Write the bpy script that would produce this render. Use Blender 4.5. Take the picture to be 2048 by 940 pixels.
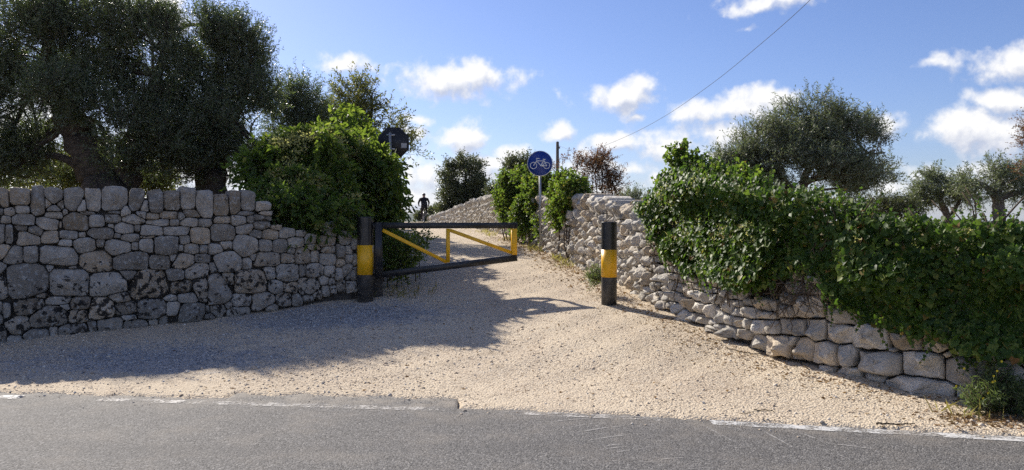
import bpy, math
import numpy as np
from mathutils import Vector, Matrix

rng = np.random.default_rng(11)
SC = bpy.context.scene
for o in list(bpy.data.objects):
    bpy.data.objects.remove(o)
COL = SC.collection

# ------------------------------------------------------------------ camera
F, CH = 1520.0, 1.6                       # focal length in photo pixels, eye height
PITCH = math.atan(28 / F)
cam_d = bpy.data.cameras.new("camera")
cam_d.sensor_width = 36.0
cam_d.sensor_fit = 'HORIZONTAL'
cam_d.lens = 36.0 * F / 2048
cam_d.clip_start = 0.05
cam_d.clip_end = 20000
cam = bpy.data.objects.new("camera", cam_d)
COL.objects.link(cam)
cam.location = (0, 0, CH)
cam.rotation_euler = (math.pi / 2 - PITCH, 0, 0)
SC.camera = cam

# ------------------------------------------------------------------ light
SUN_EL = math.radians(33.0)
SUN_AZ = math.atan2(-0.60, 0.80)          # from +Y towards +X
sun_d = bpy.data.lights.new("sun", 'SUN')
sun_d.energy = 5.0
sun_d.angle = math.radians(0.53)
sun_d.color = (1.0, 0.93, 0.83)
sun = bpy.data.objects.new("sun", sun_d)
COL.objects.link(sun)
sdir = Vector((math.sin(SUN_AZ) * math.cos(SUN_EL), math.cos(SUN_AZ) * math.cos(SUN_EL), math.sin(SUN_EL)))
sun.rotation_euler = sdir.to_track_quat('Z', 'Y').to_euler()
SC.view_settings.view_transform = 'Standard'
SC.view_settings.look = 'None'
SC.view_settings.exposure = 0.56
SC.view_settings.gamma = 1.0


def ray(x, y):
    v = np.array([(x - 1024) / F, 1.0, (470 - y) / F])
    c, s = math.cos(PITCH), math.sin(PITCH)
    return np.array([v[0], v[1] * c + v[2] * s, -v[1] * s + v[2] * c])


def at(x, y, d):
    r = ray(x, y)
    return np.array([0, 0, CH]) + r * (d / r[1])


# ------------------------------------------------------------------ node helpers
class NT:
    def __init__(self, nt):
        self.nt = nt

    def n(self, typ, ins=None, **props):
        nd = self.nt.nodes.new(typ)
        for k, v in props.items():
            setattr(nd, k, v)
        for k, v in (ins or {}).items():
            sock = nd.inputs[k]
            if hasattr(v, 'bl_rna') and isinstance(v, bpy.types.NodeSocket):
                self.nt.links.new(v, sock)
            else:
                try:
                    sock.default_value = v
                except Exception:
                    sock.default_value = tuple(v) + (1.0,)
        return nd

    def math(self, op, a, b=0.0, c=0.0, clamp=False):
        return self.n('ShaderNodeMath', {0: a, 1: b, 2: c}, operation=op, use_clamp=clamp).outputs[0]

    def vmath(self, op, a, b=(0, 0, 0), out=0):
        return self.n('ShaderNodeVectorMath', {0: a, 1: b}, operation=op).outputs[out]

    def noise(self, vec, scale, detail=3.0, rough=0.55, out='Fac', dist=0.0):
        return self.n('ShaderNodeTexNoise', {'Vector': vec, 'Scale': scale, 'Detail': detail, 'Roughness': rough, 'Distortion': dist}).outputs[out]

    def vor(self, vec, scale, feature='F1', out='Distance', rnd=1.0):
        return self.n('ShaderNodeTexVoronoi', {'Vector': vec, 'Scale': scale, 'Randomness': rnd}, feature=feature).outputs[out]

    def ss(self, x, lo, hi):
        return self.n('ShaderNodeMapRange', {'Value': x, 'From Min': lo, 'From Max': hi}, interpolation_type='SMOOTHSTEP').outputs[0]

    def mix(self, f, a, b, mode='MIX'):
        nd = self.nt.nodes.new('ShaderNodeMix')
        nd.data_type = 'RGBA'
        nd.blend_type = mode
        for sock, v in ((nd.inputs[0], f), (nd.inputs[6], a), (nd.inputs[7], b)):
            if isinstance(v, bpy.types.NodeSocket):
                self.nt.links.new(v, sock)
            elif isinstance(v, (int, float)):
                sock.default_value = v
            else:
                sock.default_value = tuple(v)[:3] + (1.0,)
        return nd.outputs[2]

    def link(self, a, b):
        self.nt.links.new(a, b)


def new_mat(name):
    m = bpy.data.materials.new(name)
    m.use_nodes = True
    m.node_tree.nodes.clear()
    return m, NT(m.node_tree)


def finish(t, shader):
    o = t.nt.nodes.new('ShaderNodeOutputMaterial')
    t.link(shader, o.inputs['Surface'])


def bsdf(t, color, rough=0.8, spec=0.3, normal=None, metal=0.0):
    ins = {'Base Color': color if isinstance(color, bpy.types.NodeSocket) else tuple(color) + (1.0,),
           'Roughness': rough, 'Specular IOR Level': spec, 'Metallic': metal}
    if normal is not None:
        ins['Normal'] = normal
    return t.n('ShaderNodeBsdfPrincipled', ins).outputs[0]


def bump(t, h, strength, dist):
    return t.n('ShaderNodeBump', {'Height': h, 'Strength': strength, 'Distance': dist}).outputs[0]


# ------------------------------------------------------------------ world
def build_world():
    w = bpy.data.worlds.new("World")
    SC.world = w
    w.use_nodes = True
    w.node_tree.nodes.clear()
    # cloud field: blobs given by azimuth and elevation on the sky, roughened by noise
    blobs = [(680, 127, 62, 22, .8), (938, 162, 140, 42, 1.1), (880, 160, 90, 36, .9), (845, 240, 60, 20, .8), (915, 272, 100, 34, 1.0),
             (838, 266, 45, 28, .8), (980, 322, 80, 22, .8), (846, 350, 60, 40, 1.0), (850, 395, 90, 45, .7), (960, 345, 120, 40, .7),
             (1245, 193, 92, 38, 1.0), (1115, 272, 46, 20, .8), (1225, 288, 62, 20, .8), (1440, 222, 120, 34, .9),
             (1545, 203, 78, 30, .85), (1350, 282, 80, 34, .9), (1440, 258, 120, 34, .8), (1290, 235, 24, 12, .5), (1320, 360, 60, 36, .8),
             (1435, 302, 60, 20, .7), (1700, 250, 60, 25, .7), (1770, 250, 65, 28, .8), (1860, 128, 34, 16, .7), (2015, 128, 80, 32, .85),
             (2015, 196, 66, 24, .75), (1935, 262, 105, 38, .95), (1970, 288, 90, 26, .6), (1530, 6, 95, 24, .8), (1495, 60, 26, 9, .5),
             (1890, 350, 120, 34, .55), (1780, 380, 90, 34, .55), (310, 25, 80, 55, .9), (1180, 340, 120, 40, .55), (360, 350, 120, 70, .8),
             (60, 260, 150, 80, .5), (1015, 300, 45, 18, .75), (930, 392, 80, 28, .7), (1265, 335, 75, 22, .7), (1390, 342, 65, 20, .7), (985, 385, 60, 24, .6),
             (1230, 385, 80, 26, .6)]
    g = bpy.data.node_groups.new("cloud_field", 'ShaderNodeTree')
    g.interface.new_socket(name="Dir", in_out='INPUT', socket_type='NodeSocketVector')
    g.interface.new_socket(name="Density", in_out='OUTPUT', socket_type='NodeSocketFloat')
    t = NT(g)
    gi = g.nodes.new('NodeGroupInput')
    go = g.nodes.new('NodeGroupOutput')
    d = gi.outputs[0]
    sep = t.n('ShaderNodeSeparateXYZ', {0: d})
    az = t.math('ARCTAN2', sep.outputs[0], sep.outputs[1])
    el = t.math('ARCSINE', sep.outputs[2])
    p = t.n('ShaderNodeCombineXYZ', {0: az, 1: el, 2: 0.0}).outputs[0]
    wn = t.noise(d, 11.0, 3.0, 0.6, out='Color')
    warp = t.vmath('MULTIPLY', t.vmath('SUBTRACT', wn, (.5, .5, .5)), (.055, .04, 0))
    p = t.vmath('ADD', p, warp)
    acc = None
    for (x, y, rx, ry, wgt) in blobs:
        a = math.atan((x - 1024) / F)
        e = math.atan((442 - y) / F * math.cos(a))
        q = t.vmath('MULTIPLY', t.vmath('SUBTRACT', p, (a, e, 0)), (F / (rx * 1.12), F / (ry * 1.2), 0))
        ln = t.vmath('LENGTH', q, out=1)
        v = t.math('MULTIPLY_ADD', ln, -wgt, wgt)
        acc = v if acc is None else t.math('SMOOTH_MAX', acc, v, 0.06)
    # away from the view the same kind of broken cloud goes on
    gen = t.math('MULTIPLY', t.math('SUBTRACT', t.noise(t.vmath('MULTIPLY', d, (1, 1, 2.2)), 3.2, 2.0), .56), 7.0)
    side = t.ss(t.math('ABSOLUTE', az), .66, .85)
    high = t.ss(el, .34, .42)
    sel = t.math('MAXIMUM', side, high)
    acc = t.math('MAXIMUM', acc, t.math('MULTIPLY_ADD', t.math('ADD', gen, 2.0), sel, -2.0))
    fb = t.noise(d, 21.0, 7.0, 0.56)
    fb2 = t.noise(d, 70.0, 3.0, 0.55)
    D = t.math('ADD', acc, t.math('MULTIPLY_ADD', fb, 1.9, -1.08))
    D = t.math('ADD', D, t.math('MULTIPLY_ADD', fb2, .5, -.25))
    t.link(D, go.inputs[0])

    t = NT(w.node_tree)
    tc = t.n('ShaderNodeTexCoord')
    dirn = t.vmath('NORMALIZE', tc.outputs['Generated'])
    sky = t.n('ShaderNodeTexSky', sky_type='NISHITA', sun_disc=False, sun_elevation=SUN_EL, sun_rotation=SUN_AZ,
              altitude=200.0, air_density=1.0, dust_density=0.6, ozone_density=2.0)
    skyc = t.mix(1.0, sky.outputs[0], (.81, .87, 1.18), 'MULTIPLY')

    def field(v):
        n = t.nt.nodes.new('ShaderNodeGroup')
        n.node_tree = g
        t.link(v, n.inputs[0])
        return n.outputs[0]
    d0 = field(dirn)
    d1 = field(t.vmath('NORMALIZE', t.vmath('ADD', dirn, (-.007, 0, .014))))
    alpha = t.math('MULTIPLY', t.ss(d0, -.10, .48), .95)
    lit = t.math('MULTIPLY_ADD', t.math('SUBTRACT', d0, d1), 1.5, .56, clamp=True)
    lit = t.math('MULTIPLY', lit, t.math('SUBTRACT', 1.12, t.math('MULTIPLY', t.ss(d0, .5, 1.6), .25)), clamp=True)
    ccol = t.mix(lit, (5.3, 5.7, 6.9), (9.5, 9.4, 9.3))
    final = t.mix(alpha, skyc, ccol)
    bg = t.n('ShaderNodeBackground', {'Color': final, 'Strength': 0.076})
    out = t.nt.nodes.new('ShaderNodeOutputWorld')
    t.link(bg.outputs[0], out.inputs[0])
    try:
        w.cycles.sampling_method = 'MANUAL'
        w.cycles.sample_map_resolution = 512
    except Exception:
        pass


build_world()
SC.cycles.max_bounces = 6
SC.cycles.diffuse_bounces = 3
SC.cycles.glossy_bounces = 2
SC.cycles.transmission_bounces = 4
SC.cycles.transparent_max_bounces = 8
SC.cycles.use_denoising = False
SC.cycles.sample_clamp_indirect = 6.0


# ------------------------------------------------------------------ materials
def pos_rand(t, k=7.0):
    """world position shifted by the object's random number, so neighbouring pieces do not share a pattern"""
    geo = t.n('ShaderNodeNewGeometry')
    oi = t.n('ShaderNodeObjectInfo')
    off = t.math('MULTIPLY', oi.outputs['Random'], k)
    c = t.n('ShaderNodeCombineXYZ', {0: off, 1: off, 2: off}).outputs[0]
    return t.vmath('ADD', geo.outputs['Position'], c), geo, oi


def stone_mat(name, c1, c2, warm, lichen, black, black_top, dark_var):
    m, t = new_mat(name)
    v, geo, oi = pos_rand(t)
    r = oi.outputs['Random']
    r2 = t.math('FRACT', t.math('MULTIPLY', r, 17.3))
    base = t.mix(t.ss(t.noise(v, 5.0, 5.0, .65), .3, .7), c1, c2)
    base = t.mix(t.math('MULTIPLY', t.ss(r2, .62, 1.0), .75), base, warm)
    base = t.mix(t.math('MULTIPLY', t.ss(t.noise(v, 2.3, 3.0, .6), .55, .75), .55), base, warm)
    base = t.mix(1.0, base, t.n('ShaderNodeCombineXYZ', {0: t.math('MULTIPLY_ADD', r, dark_var, 1 - dark_var * .6),
                                                         1: t.math('MULTIPLY_ADD', r, dark_var, 1 - dark_var * .6),
                                                         2: t.math('MULTIPLY_ADD', r, dark_var, 1 - dark_var * .6)}).outputs[0], 'MULTIPLY')
    fine = t.noise(v, 44.0, 6.0, .75)
    base = t.mix(t.math('MULTIPLY', t.ss(fine, .45, .66), .55), base, t.mix(.5, c1, (.07, .066, .06)))
    if lichen > 0:
        l1 = t.ss(t.noise(v, 19.0, 7.0, .75), .62 - lichen * .1, .70 - lichen * .1)
        base = t.mix(t.math('MULTIPLY', l1, .75), base, (.47, .47, .45))
        g = t.ss(t.noise(v, 7.0, 5.0, .7, dist=.5), .60, .66)
        base = t.mix(t.math('MULTIPLY', g, .5), base, (.17, .165, .155))
    if black > 0:
        z = t.n('ShaderNodeSeparateXYZ', {0: geo.outputs['Position']}).outputs[2]
        low = t.ss(z, black_top, black_top - .55)
        b = t.math('ADD', t.noise(v, 13.0, 5.0, .6, dist=.25), t.math('MULTIPLY_ADD', low, .135 * black, -.15))
        b = t.math('ADD', b, t.math('MULTIPLY', t.math('SUBTRACT', r2, .5), .13))
        b = t.math('ADD', b, t.math('MULTIPLY', t.math('SUBTRACT', t.noise(v, 70.0, 3.0, .6), .5), .10))
        base = t.mix(t.math('MULTIPLY', t.ss(b, .535, .58), .93), base, (.016, .016, .017))
    ridg = t.math('ABSOLUTE', t.math('SUBTRACT', t.noise(v, 7.0, 6.0, .6, dist=.4), .5))
    h = t.math('ADD', t.math('MULTIPLY', t.noise(v, 9.0, 8.0, .66), 1.8), t.math('MULTIPLY', t.noise(v, 80.0, 3.0, .6), .2))
    h = t.math('ADD', h, t.math('MULTIPLY', ridg, 1.6))
    stain = t.ss(t.noise(v, 4.2, 6.0, .65, dist=.6), .52, .64)
    base = t.mix(t.math('MULTIPLY', stain, .32), base, (.20, .165, .13))
    pits = t.ss(t.vor(v, 38.0), .05, .28)
    h = t.math('ADD', h, t.math('MULTIPLY', pits, .07))
    finish(t, bsdf(t, base, .93, .15, bump(t, h, 1.0, .03)))
    return m


def simple_mat(name, col, rough=.6, spec=.4, var=.0, scale=20.0, bstr=0.0, bdist=.002, metal=0.0, col2=None):
    m, t = new_mat(name)
    geo = t.n('ShaderNodeNewGeometry')
    c = col
    if var > 0 or col2:
        f = t.noise(geo.outputs['Position'], scale, 4.0, .65)
        c2 = col2 if col2 else tuple(x * (1 - var) for x in col)
        c = t.mix(t.ss(f, .35, .68), col, c2)
    nrm = None
    if bstr > 0:
        nrm = bump(t, t.noise(geo.outputs['Position'], scale * 2.5, 4.0, .65), bstr, bdist)
    finish(t, bsdf(t, c, rough, spec, nrm, metal))
    return m


def leaf_mat(name, cols, back, trans_col, trans=.35, rough=.42, spec=.45):
    """cols: list of (position 0..1, colour) over the per-leaf random number"""
    m, t = new_mat(name)
    geo = t.n('ShaderNodeNewGeometry')
    oi = t.n('ShaderNodeObjectInfo')
    r = t.math('FRACT', t.math('ADD', geo.outputs['Random Per Island'], oi.outputs['Random']))
    ramp = t.n('ShaderNodeValToRGB', {0: r})
    cr = ramp.color_ramp
    while len(cr.elements) < len(cols):
        cr.elements.new(.5)
    for e, (p, c) in zip(cr.elements, cols):
        e.position = p
        e.color = tuple(c) + (1,)
    clump = t.noise(geo.outputs['Position'], 1.7, 2.0)
    col = t.mix(t.ss(clump, .3, .72), t.mix(1.0, ramp.outputs[0], (.58, .62, .56), 'MULTIPLY'), ramp.outputs[0])
    col = t.mix(t.math('MULTIPLY', geo.outputs['Backfacing'], .85), col, back)
    s1 = bsdf(t, col, rough, spec)
    tcol = t.mix(.35, trans_col, t.mix(1.0, ramp.outputs[0], (2.2, 2.4, 1.4), 'MULTIPLY'))
    s2 = t.n('ShaderNodeBsdfTranslucent', {'Color': tcol}).outputs[0]
    mx = t.n('ShaderNodeMixShader', {0: trans, 1: s1, 2: s2}).outputs[0]
    finish(t, mx)
    return m


def ground_mat():
    m, t = new_mat("gravel_ground")
    geo = t.n('ShaderNodeNewGeometry')
    v = geo.outputs['Position']
    sp = t.n('ShaderNodeSeparateXYZ', {0: v})
    n1 = t.noise(t.vmath('MULTIPLY', v, (1, .55, 1)), .8, 6.0, .68)
    base = t.mix(t.ss(n1, .35, .68), (.75, .63, .465), (.60, .495, .37))
    cell = t.n('ShaderNodeTexVoronoi', {'Vector': v, 'Scale': 48.0})
    cc = t.n('ShaderNodeSeparateColor', {0: cell.outputs['Color']})
    base = t.mix(t.math('MULTIPLY', t.ss(cc.outputs[0], .55, .95), .6), base, (.66, .585, .47))
    base = t.mix(t.math('MULTIPLY', t.ss(cc.outputs[1], .82, .90), .6), base, (.20, .15, .11))
    edge = t.ss(cell.outputs['Distance'], .30, .62)
    base = t.mix(t.math('MULTIPLY', edge, .30), base, (.25, .19, .135))
    pat = t.ss(t.noise(v, 2.6, 5.0, .7), .56, .70)
    base = t.mix(t.math('MULTIPLY', pat, .45), base, (.34, .27, .19))
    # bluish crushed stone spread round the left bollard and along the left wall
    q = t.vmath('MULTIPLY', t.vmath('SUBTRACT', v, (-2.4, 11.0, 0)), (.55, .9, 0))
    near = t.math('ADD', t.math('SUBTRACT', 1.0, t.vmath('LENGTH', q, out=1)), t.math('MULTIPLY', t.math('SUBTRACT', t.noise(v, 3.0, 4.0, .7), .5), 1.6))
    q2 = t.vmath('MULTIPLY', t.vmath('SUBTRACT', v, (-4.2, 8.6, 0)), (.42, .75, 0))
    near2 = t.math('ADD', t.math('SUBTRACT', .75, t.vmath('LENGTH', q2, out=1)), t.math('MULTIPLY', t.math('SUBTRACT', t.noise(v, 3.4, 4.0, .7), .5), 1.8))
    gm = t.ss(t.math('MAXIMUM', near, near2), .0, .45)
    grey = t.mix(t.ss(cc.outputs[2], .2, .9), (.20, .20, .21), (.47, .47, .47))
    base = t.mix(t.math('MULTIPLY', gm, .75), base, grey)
    # pale dust at the road's edge
    dust = t.math('MULTIPLY', t.ss(t.math('ADD', sp.outputs[1], t.math('MULTIPLY', sp.outputs[0], .2)), 7.3, 6.3), t.ss(t.noise(v, 1.6, 4.0, .6), .35, .6))
    base = t.mix(t.math('MULTIPLY', dust, .6), base, (.64, .54, .40))
    # far field soil and dry grass
    fat = t.nt.nodes.new('ShaderNodeAttribute')
    fat.attribute_name = "field"
    far = t.ss(t.math('ADD', fat.outputs['Fac'], t.math('MULTIPLY', t.math('SUBTRACT', t.noise(v, 2.0, 4.0, .7), .5), .5)), .35, .65)
    soil = t.mix(t.ss(t.noise(v, .35, 6.0, .65), .35, .65), (.10, .11, .04), (.24, .17, .10))
    soil = t.mix(t.math('MULTIPLY', t.ss(t.noise(v, 6.0, 5.0, .7), .45, .65), .5), soil, (.30, .25, .12))
    base = t.mix(far, base, soil)
    h = t.math('ADD', t.math('MULTIPLY', t.math('SUBTRACT', 1.0, cell.outputs['Distance']), .7), t.math('MULTIPLY', t.noise(v, 18.0, 5.0, .7), .9))
    h = t.math('ADD', h, t.math('MULTIPLY', t.math('SUBTRACT', 1.0, t.vor(v, 120.0)), .25))
    finish(t, bsdf(t, base, .95, .12, bump(t, h, .85, .02)))
    return m


def road_mat():
    m, t = new_mat("asphalt")
    geo = t.n('ShaderNodeNewGeometry')
    v = geo.outputs['Position']
    cell = t.n('ShaderNodeTexVoronoi', {'Vector': v, 'Scale': 95.0})
    cc = t.n('ShaderNodeSeparateColor', {0: cell.outputs['Color']})
    base = t.mix(cc.outputs[0], (.085, .081, .077), (.185, .177, .168))
    base = t.mix(t.math('MULTIPLY', t.ss(cc.outputs[1], .86, .92), .6), base, (.36, .345, .32))
    base = t.mix(t.math('MULTIPLY', t.ss(cc.outputs[2], .84, .90), .75), base, (.035, .034, .034))
    base = t.mix(t.math('MULTIPLY', t.ss(t.noise(v, 2.2, 5.0, .65), .45, .72), .45), base, (.23, .205, .175))
    base = t.mix(t.math('MULTIPLY', t.ss(t.noise(t.vmath('MULTIPLY', v, (.25, 1.6, 1)), 1.1, 3.0), .48, .7), .32), base, (.085, .082, .08))
    # dust carried over the edge from the gravel
    sp = t.n('ShaderNodeSeparateXYZ', {0: v})
    e = t.math('ADD', sp.outputs[1], t.math('MULTIPLY', sp.outputs[0], .164))
    d = t.math('MULTIPLY', t.ss(e, 5.85, 6.75), t.ss(t.noise(v, 4.0, 5.0, .7), .38, .62))
    base = t.mix(t.math('MULTIPLY', d, .5), base, (.34, .295, .235))
    h = t.math('ADD', t.math('SUBTRACT', 1.0, cell.outputs['Distance']), t.math('MULTIPLY', t.noise(v, 160.0, 2.0), .6))
    finish(t, bsdf(t, base, .80, .25, bump(t, h, .8, .006)))
    return m


def marking_mat(name, col, lo, hi, scale, alpha=1.0, stretch=(1, 1, 1)):
    m, t = new_mat(name)
    geo = t.n('ShaderNodeNewGeometry')
    v = t.vmath('MULTIPLY', geo.outputs['Position'], stretch)
    a = t.math('MULTIPLY', t.ss(t.math('ADD', t.math('MULTIPLY', t.noise(v, scale, 5.0, .75), .6), t.math('MULTIPLY', t.noise(v, scale * 9, 2.0, .7), .4)), lo, hi), alpha)
    s = bsdf(t, col, .7, .3)
    tr = t.n('ShaderNodeBsdfTransparent').outputs[0]
    finish(t, t.n('ShaderNodeMixShader', {0: a, 1: tr, 2: s}).outputs[0])
    return m


def island_mat(name, cols, rough=.9):
    m, t = new_mat(name)
    geo = t.n('ShaderNodeNewGeometry')
    ramp = t.n('ShaderNodeValToRGB', {0: geo.outputs['Random Per Island']})
    cr = ramp.color_ramp
    while len(cr.elements) < len(cols):
        cr.elements.new(.5)
    for e, (p, c) in zip(cr.elements, cols):
        e.position = p
        e.color = tuple(c) + (1,)
    finish(t, bsdf(t, ramp.outputs[0], rough, .2))
    return m


M = {}
M['stone_old'] = stone_mat("lichened_stone", (.43, .395, .345), (.30, .275, .24), (.43, .335, .225), 1.0, 1.0, 1.25, .8)
M['stone_pale'] = stone_mat("pale_limestone", (.69, .645, .57), (.53, .49, .425), (.57, .455, .315), .25, 0, 1, .55)
M['core_old'] = simple_mat("shade_dark_rubble", (.10, .09, .08), .95, .1, .5, 15, .6, .03)  # shadow in the gaps between stones is put into this dark core colour
M['core_pale'] = simple_mat("shade_dark_earth_rubble", (.10, .08, .06), .95, .1, .5, 15, .6, .03)  # earth tone kept dark to stand in for shadow between the pale blocks
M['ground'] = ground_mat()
M['road'] = road_mat()
M['line'] = marking_mat("worn_white_paint", (.72, .71, .68), .41, .575, 7.0, .88)
M['line_faded'] = marking_mat("faded_white_paint", (.66, .63, .58), .46, .60, 5.0, .75)
M['scratch'] = marking_mat("chalky_scrape", (.50, .48, .45), .40, .58, 9.0, .6)
M['bark'] = simple_mat("olive_bark", (.135, .105, .082), .95, .1, .6, 9, 1.0, .05, col2=(.06, .05, .042))
M['bark_grey'] = simple_mat("grey_bark", (.21, .175, .145), .95, .1, .5, 12, .9, .03)
M['twig'] = simple_mat("twig_bark", (.11, .085, .06), .95, .1, .4, 20)
M['olive'] = leaf_mat("olive_leaf", [(0, (.038, .058, .024)), (.5, (.062, .086, .036)), (.85, (.098, .118, .055)), (1, (.15, .15, .07))],
                      (.16, .18, .13), (.18, .25, .06), .33, .42, .45)
M['olive_light'] = leaf_mat("silver_olive_leaf", [(0, (.075, .098, .046)), (.5, (.12, .142, .075)), (1, (.20, .215, .13))],
                            (.25, .265, .20), (.22, .27, .10), .30, .45, .4)
M['hedge'] = leaf_mat("creeper_leaf", [(0, (.030, .060, .011)), (.55, (.058, .102, .017)), (.82, (.125, .165, .027)), (1, (.26, .25, .055))],
                      (.08, .12, .04), (.30, .42, .045), .44, .5, .22)
M['blossom'] = leaf_mat("pale_blossom", [(0, (.34, .34, .13)), (.5, (.48, .45, .20)), (1, (.58, .50, .27))], (.3, .3, .14), (.5, .5, .16), .4, .7, .2)
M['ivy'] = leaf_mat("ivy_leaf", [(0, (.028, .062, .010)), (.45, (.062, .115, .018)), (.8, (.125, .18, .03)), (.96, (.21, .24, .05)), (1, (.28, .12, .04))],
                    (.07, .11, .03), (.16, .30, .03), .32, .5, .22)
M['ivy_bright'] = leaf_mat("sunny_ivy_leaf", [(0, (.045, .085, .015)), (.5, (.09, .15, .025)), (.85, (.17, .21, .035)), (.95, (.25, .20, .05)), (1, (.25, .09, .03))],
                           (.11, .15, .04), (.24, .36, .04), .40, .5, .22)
M['almond'] = leaf_mat("almond_leaf", [(0, (.05, .07, .02)), (.5, (.085, .10, .03)), (.85, (.15, .13, .045)), (1, (.22, .13, .04))],
                       (.10, .12, .05), (.28, .30, .05), .38, .5, .3)
M['yellow_leaf'] = leaf_mat("yellowing_leaf", [(0, (.055, .075, .02)), (.5, (.10, .115, .028)), (1, (.22, .16, .035))],
                            (.10, .11, .04), (.28, .30, .05), .40, .5, .3)
M['red_leaf'] = leaf_mat("reddish_leaf", [(0, (.05, .05, .022)), (.4, (.11, .055, .03)), (.8, (.19, .075, .04)), (1, (.10, .11, .03))],
                         (.12, .07, .04), (.28, .12, .05), .33, .5, .3)
M['dark_leaf'] = leaf_mat("dark_bush_leaf", [(0, (.042, .058, .024)), (.6, (.078, .095, .038)), (1, (.16, .14, .055))],
                          (.08, .09, .045), (.15, .18, .05), .28, .45, .35)
M['weed'] = leaf_mat("weed_leaf", [(0, (.06, .10, .035)), (.6, (.10, .15, .05)), (1, (.20, .22, .09))], (.12, .15, .07), (.22, .30, .07), .35, .5, .3)
M['dry'] = leaf_mat("dry_leaf", [(0, (.16, .09, .045)), (.5, (.27, .16, .08)), (.8, (.38, .27, .15)), (1, (.12, .06, .03))], (.25, .16, .09), (.35, .20, .08), .2, .8, .1)
M['grass'] = leaf_mat("dry_grass", [(0, (.12, .13, .04)), (.6, (.24, .21, .07)), (1, (.36, .29, .13))], (.24, .21, .08), (.4, .35, .1), .4, .7, .2)
M['pebble'] = island_mat("pebbles", [(0, (.33, .26, .19)), (.25, (.55, .44, .32)), (.6, (.66, .56, .43)), (.85, (.76, .69, .58)), (.97, (.38, .34, .30)), (1, (.16, .10, .07))])
M['pebble_grey'] = island_mat("grey_pebbles", [(0, (.17, .17, .18)), (.5, (.36, .36, .365)), (1, (.58, .57, .55))])
M['black'] = simple_mat("black_paint", (.010, .010, .011), .36, .5, .35, 9, .15, .001, col2=(.026, .025, .024))
M['black_dull'] = simple_mat("dusty_black_paint", (.028, .027, .027), .45, .45, .5, 7, .2, .001, col2=(.075, .07, .063))
M['yellow'] = simple_mat("yellow_paint", (.86, .46, .008), .38, .5, .10, 6, .06, .001)
M['steel'] = simple_mat("galvanised_steel", (.42, .42, .42), .45, .5, .25, 25, .1, .001, metal=.75)
M['sign_back'] = simple_mat("dark_sign_back", (.018, .019, .024), .55, .4, .3, 8)
M['sign_blue'] = simple_mat("blue_sign_sheet", (.006, .040, .27), .35, .5, .08, 5)
M['white'] = simple_mat("white_sign_sheet", (.78, .78, .78), .4, .5, .04, 5)
M['sticker'] = simple_mat("grey_sticker", (.42, .42, .43), .5, .4, .2, 60)
M['red_sheet'] = simple_mat("red_sign_sheet", (.45, .02, .02), .4, .5, .05, 5)
M['pole_wood'] = simple_mat("weathered_pole", (.16, .13, .11), .9, .2, .4, 6, .5, .01)
M['cable'] = simple_mat("cable_rubber", (.02, .02, .02), .6, .3)
M['jacket'] = simple_mat("black_jacket", (.017, .016, .020), .8, .2, .3, 12, .4, .01)
M['trousers'] = simple_mat("dark_trousers", (.026, .020, .022), .85, .2, .3, 12, .4, .01)
M['skin'] = simple_mat("skin", (.42, .25, .18), .55, .4)
M['helmet'] = simple_mat("dark_helmet", (.05, .045, .05), .4, .5, .3, 20)
M['shoe'] = simple_mat("pale_shoe", (.45, .44, .43), .7, .3)
M['tyre'] = simple_mat("tyre_rubber", (.018, .018, .018), .8, .2)
M['frame'] = simple_mat("bicycle_paint", (.05, .045, .05), .35, .5)
M['flower'] = simple_mat("yellow_petals", (.72, .56, .03), .6, .3)
M['hills'] = simple_mat("wooded_hills", (.045, .06, .035), .95, .1, .4, .012, col2=(.09, .10, .05))


# ------------------------------------------------------------------ mesh helpers
ROOT = {}


def mk(name, V, faces, mat, parent=None, smooth=False, data_name=None):
    """One mesh object. V (n,3) world coordinates; faces: array or list of arrays (each (m,k))."""
    V = np.asarray(V, dtype=np.float64)
    if parent is not None:
        V = V - np.array(ROOT[parent.name])
    fl = faces if isinstance(faces, list) else [faces]
    fl = [np.asarray(f, dtype=np.int32) for f in fl if len(f)]
    me = bpy.data.meshes.new(name)
    me.vertices.add(len(V))
    me.vertices.foreach_set("co", V.astype(np.float32).ravel())
    nl = sum(f.size for f in fl)
    npoly = sum(len(f) for f in fl)
    me.loops.add(nl)
    me.loops.foreach_set("vertex_index", np.concatenate([f.ravel() for f in fl]))
    me.polygons.add(npoly)
    tot = np.concatenate([np.full(len(f), f.shape[1], dtype=np.int32) for f in fl])
    start = np.concatenate([[0], np.cumsum(tot)[:-1]]).astype(np.int32)
    me.polygons.foreach_set("loop_start", start)
    if smooth:
        me.polygons.foreach_set("use_smooth", np.ones(npoly, dtype=bool))
    me.update(calc_edges=True)
    me.validate()
    for mm in (mat if isinstance(mat, (list, tuple)) else [mat]):
        me.materials.append(mm)
    o = bpy.data.objects.new(name, me)
    COL.objects.link(o)
    if parent is not None:
        o.parent = parent
        ROOT[o.name] = ROOT[parent.name]
    else:
        ROOT[o.name] = (0, 0, 0)
    return o


def thing(name, label, cat, loc, group=None):
    o = bpy.data.objects.new(name, None)
    o.empty_display_size = .2
    COL.objects.link(o)
    o.location = tuple(float(c) for c in loc)
    o['label'] = label
    o['category'] = cat
    if group:
        o['group'] = group
    ROOT[o.name] = tuple(float(c) for c in loc)
    return o


def tag(o, label=None, cat=None, group=None, kind=None):
    for k, v in (('label', label), ('category', cat), ('group', group), ('kind', kind)):
        if v:
            o[k] = v
    return o


class MB:
    """collects shapes into one mesh"""

    def __init__(self):
        self.V, self.F, self.n = [], [], 0

    def add(self, V, F):
        V = np.asarray(V, float)
        for f in (F if isinstance(F, list) else [F]):
            if len(f):
                self.F.append(np.asarray(f, int) + self.n)
        self.V.append(V)
        self.n += len(V)
        return self

    def build(self, name, mat, parent=None, smooth=False):
        return mk(name, np.concatenate(self.V), self.F, mat, parent, smooth)


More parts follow.
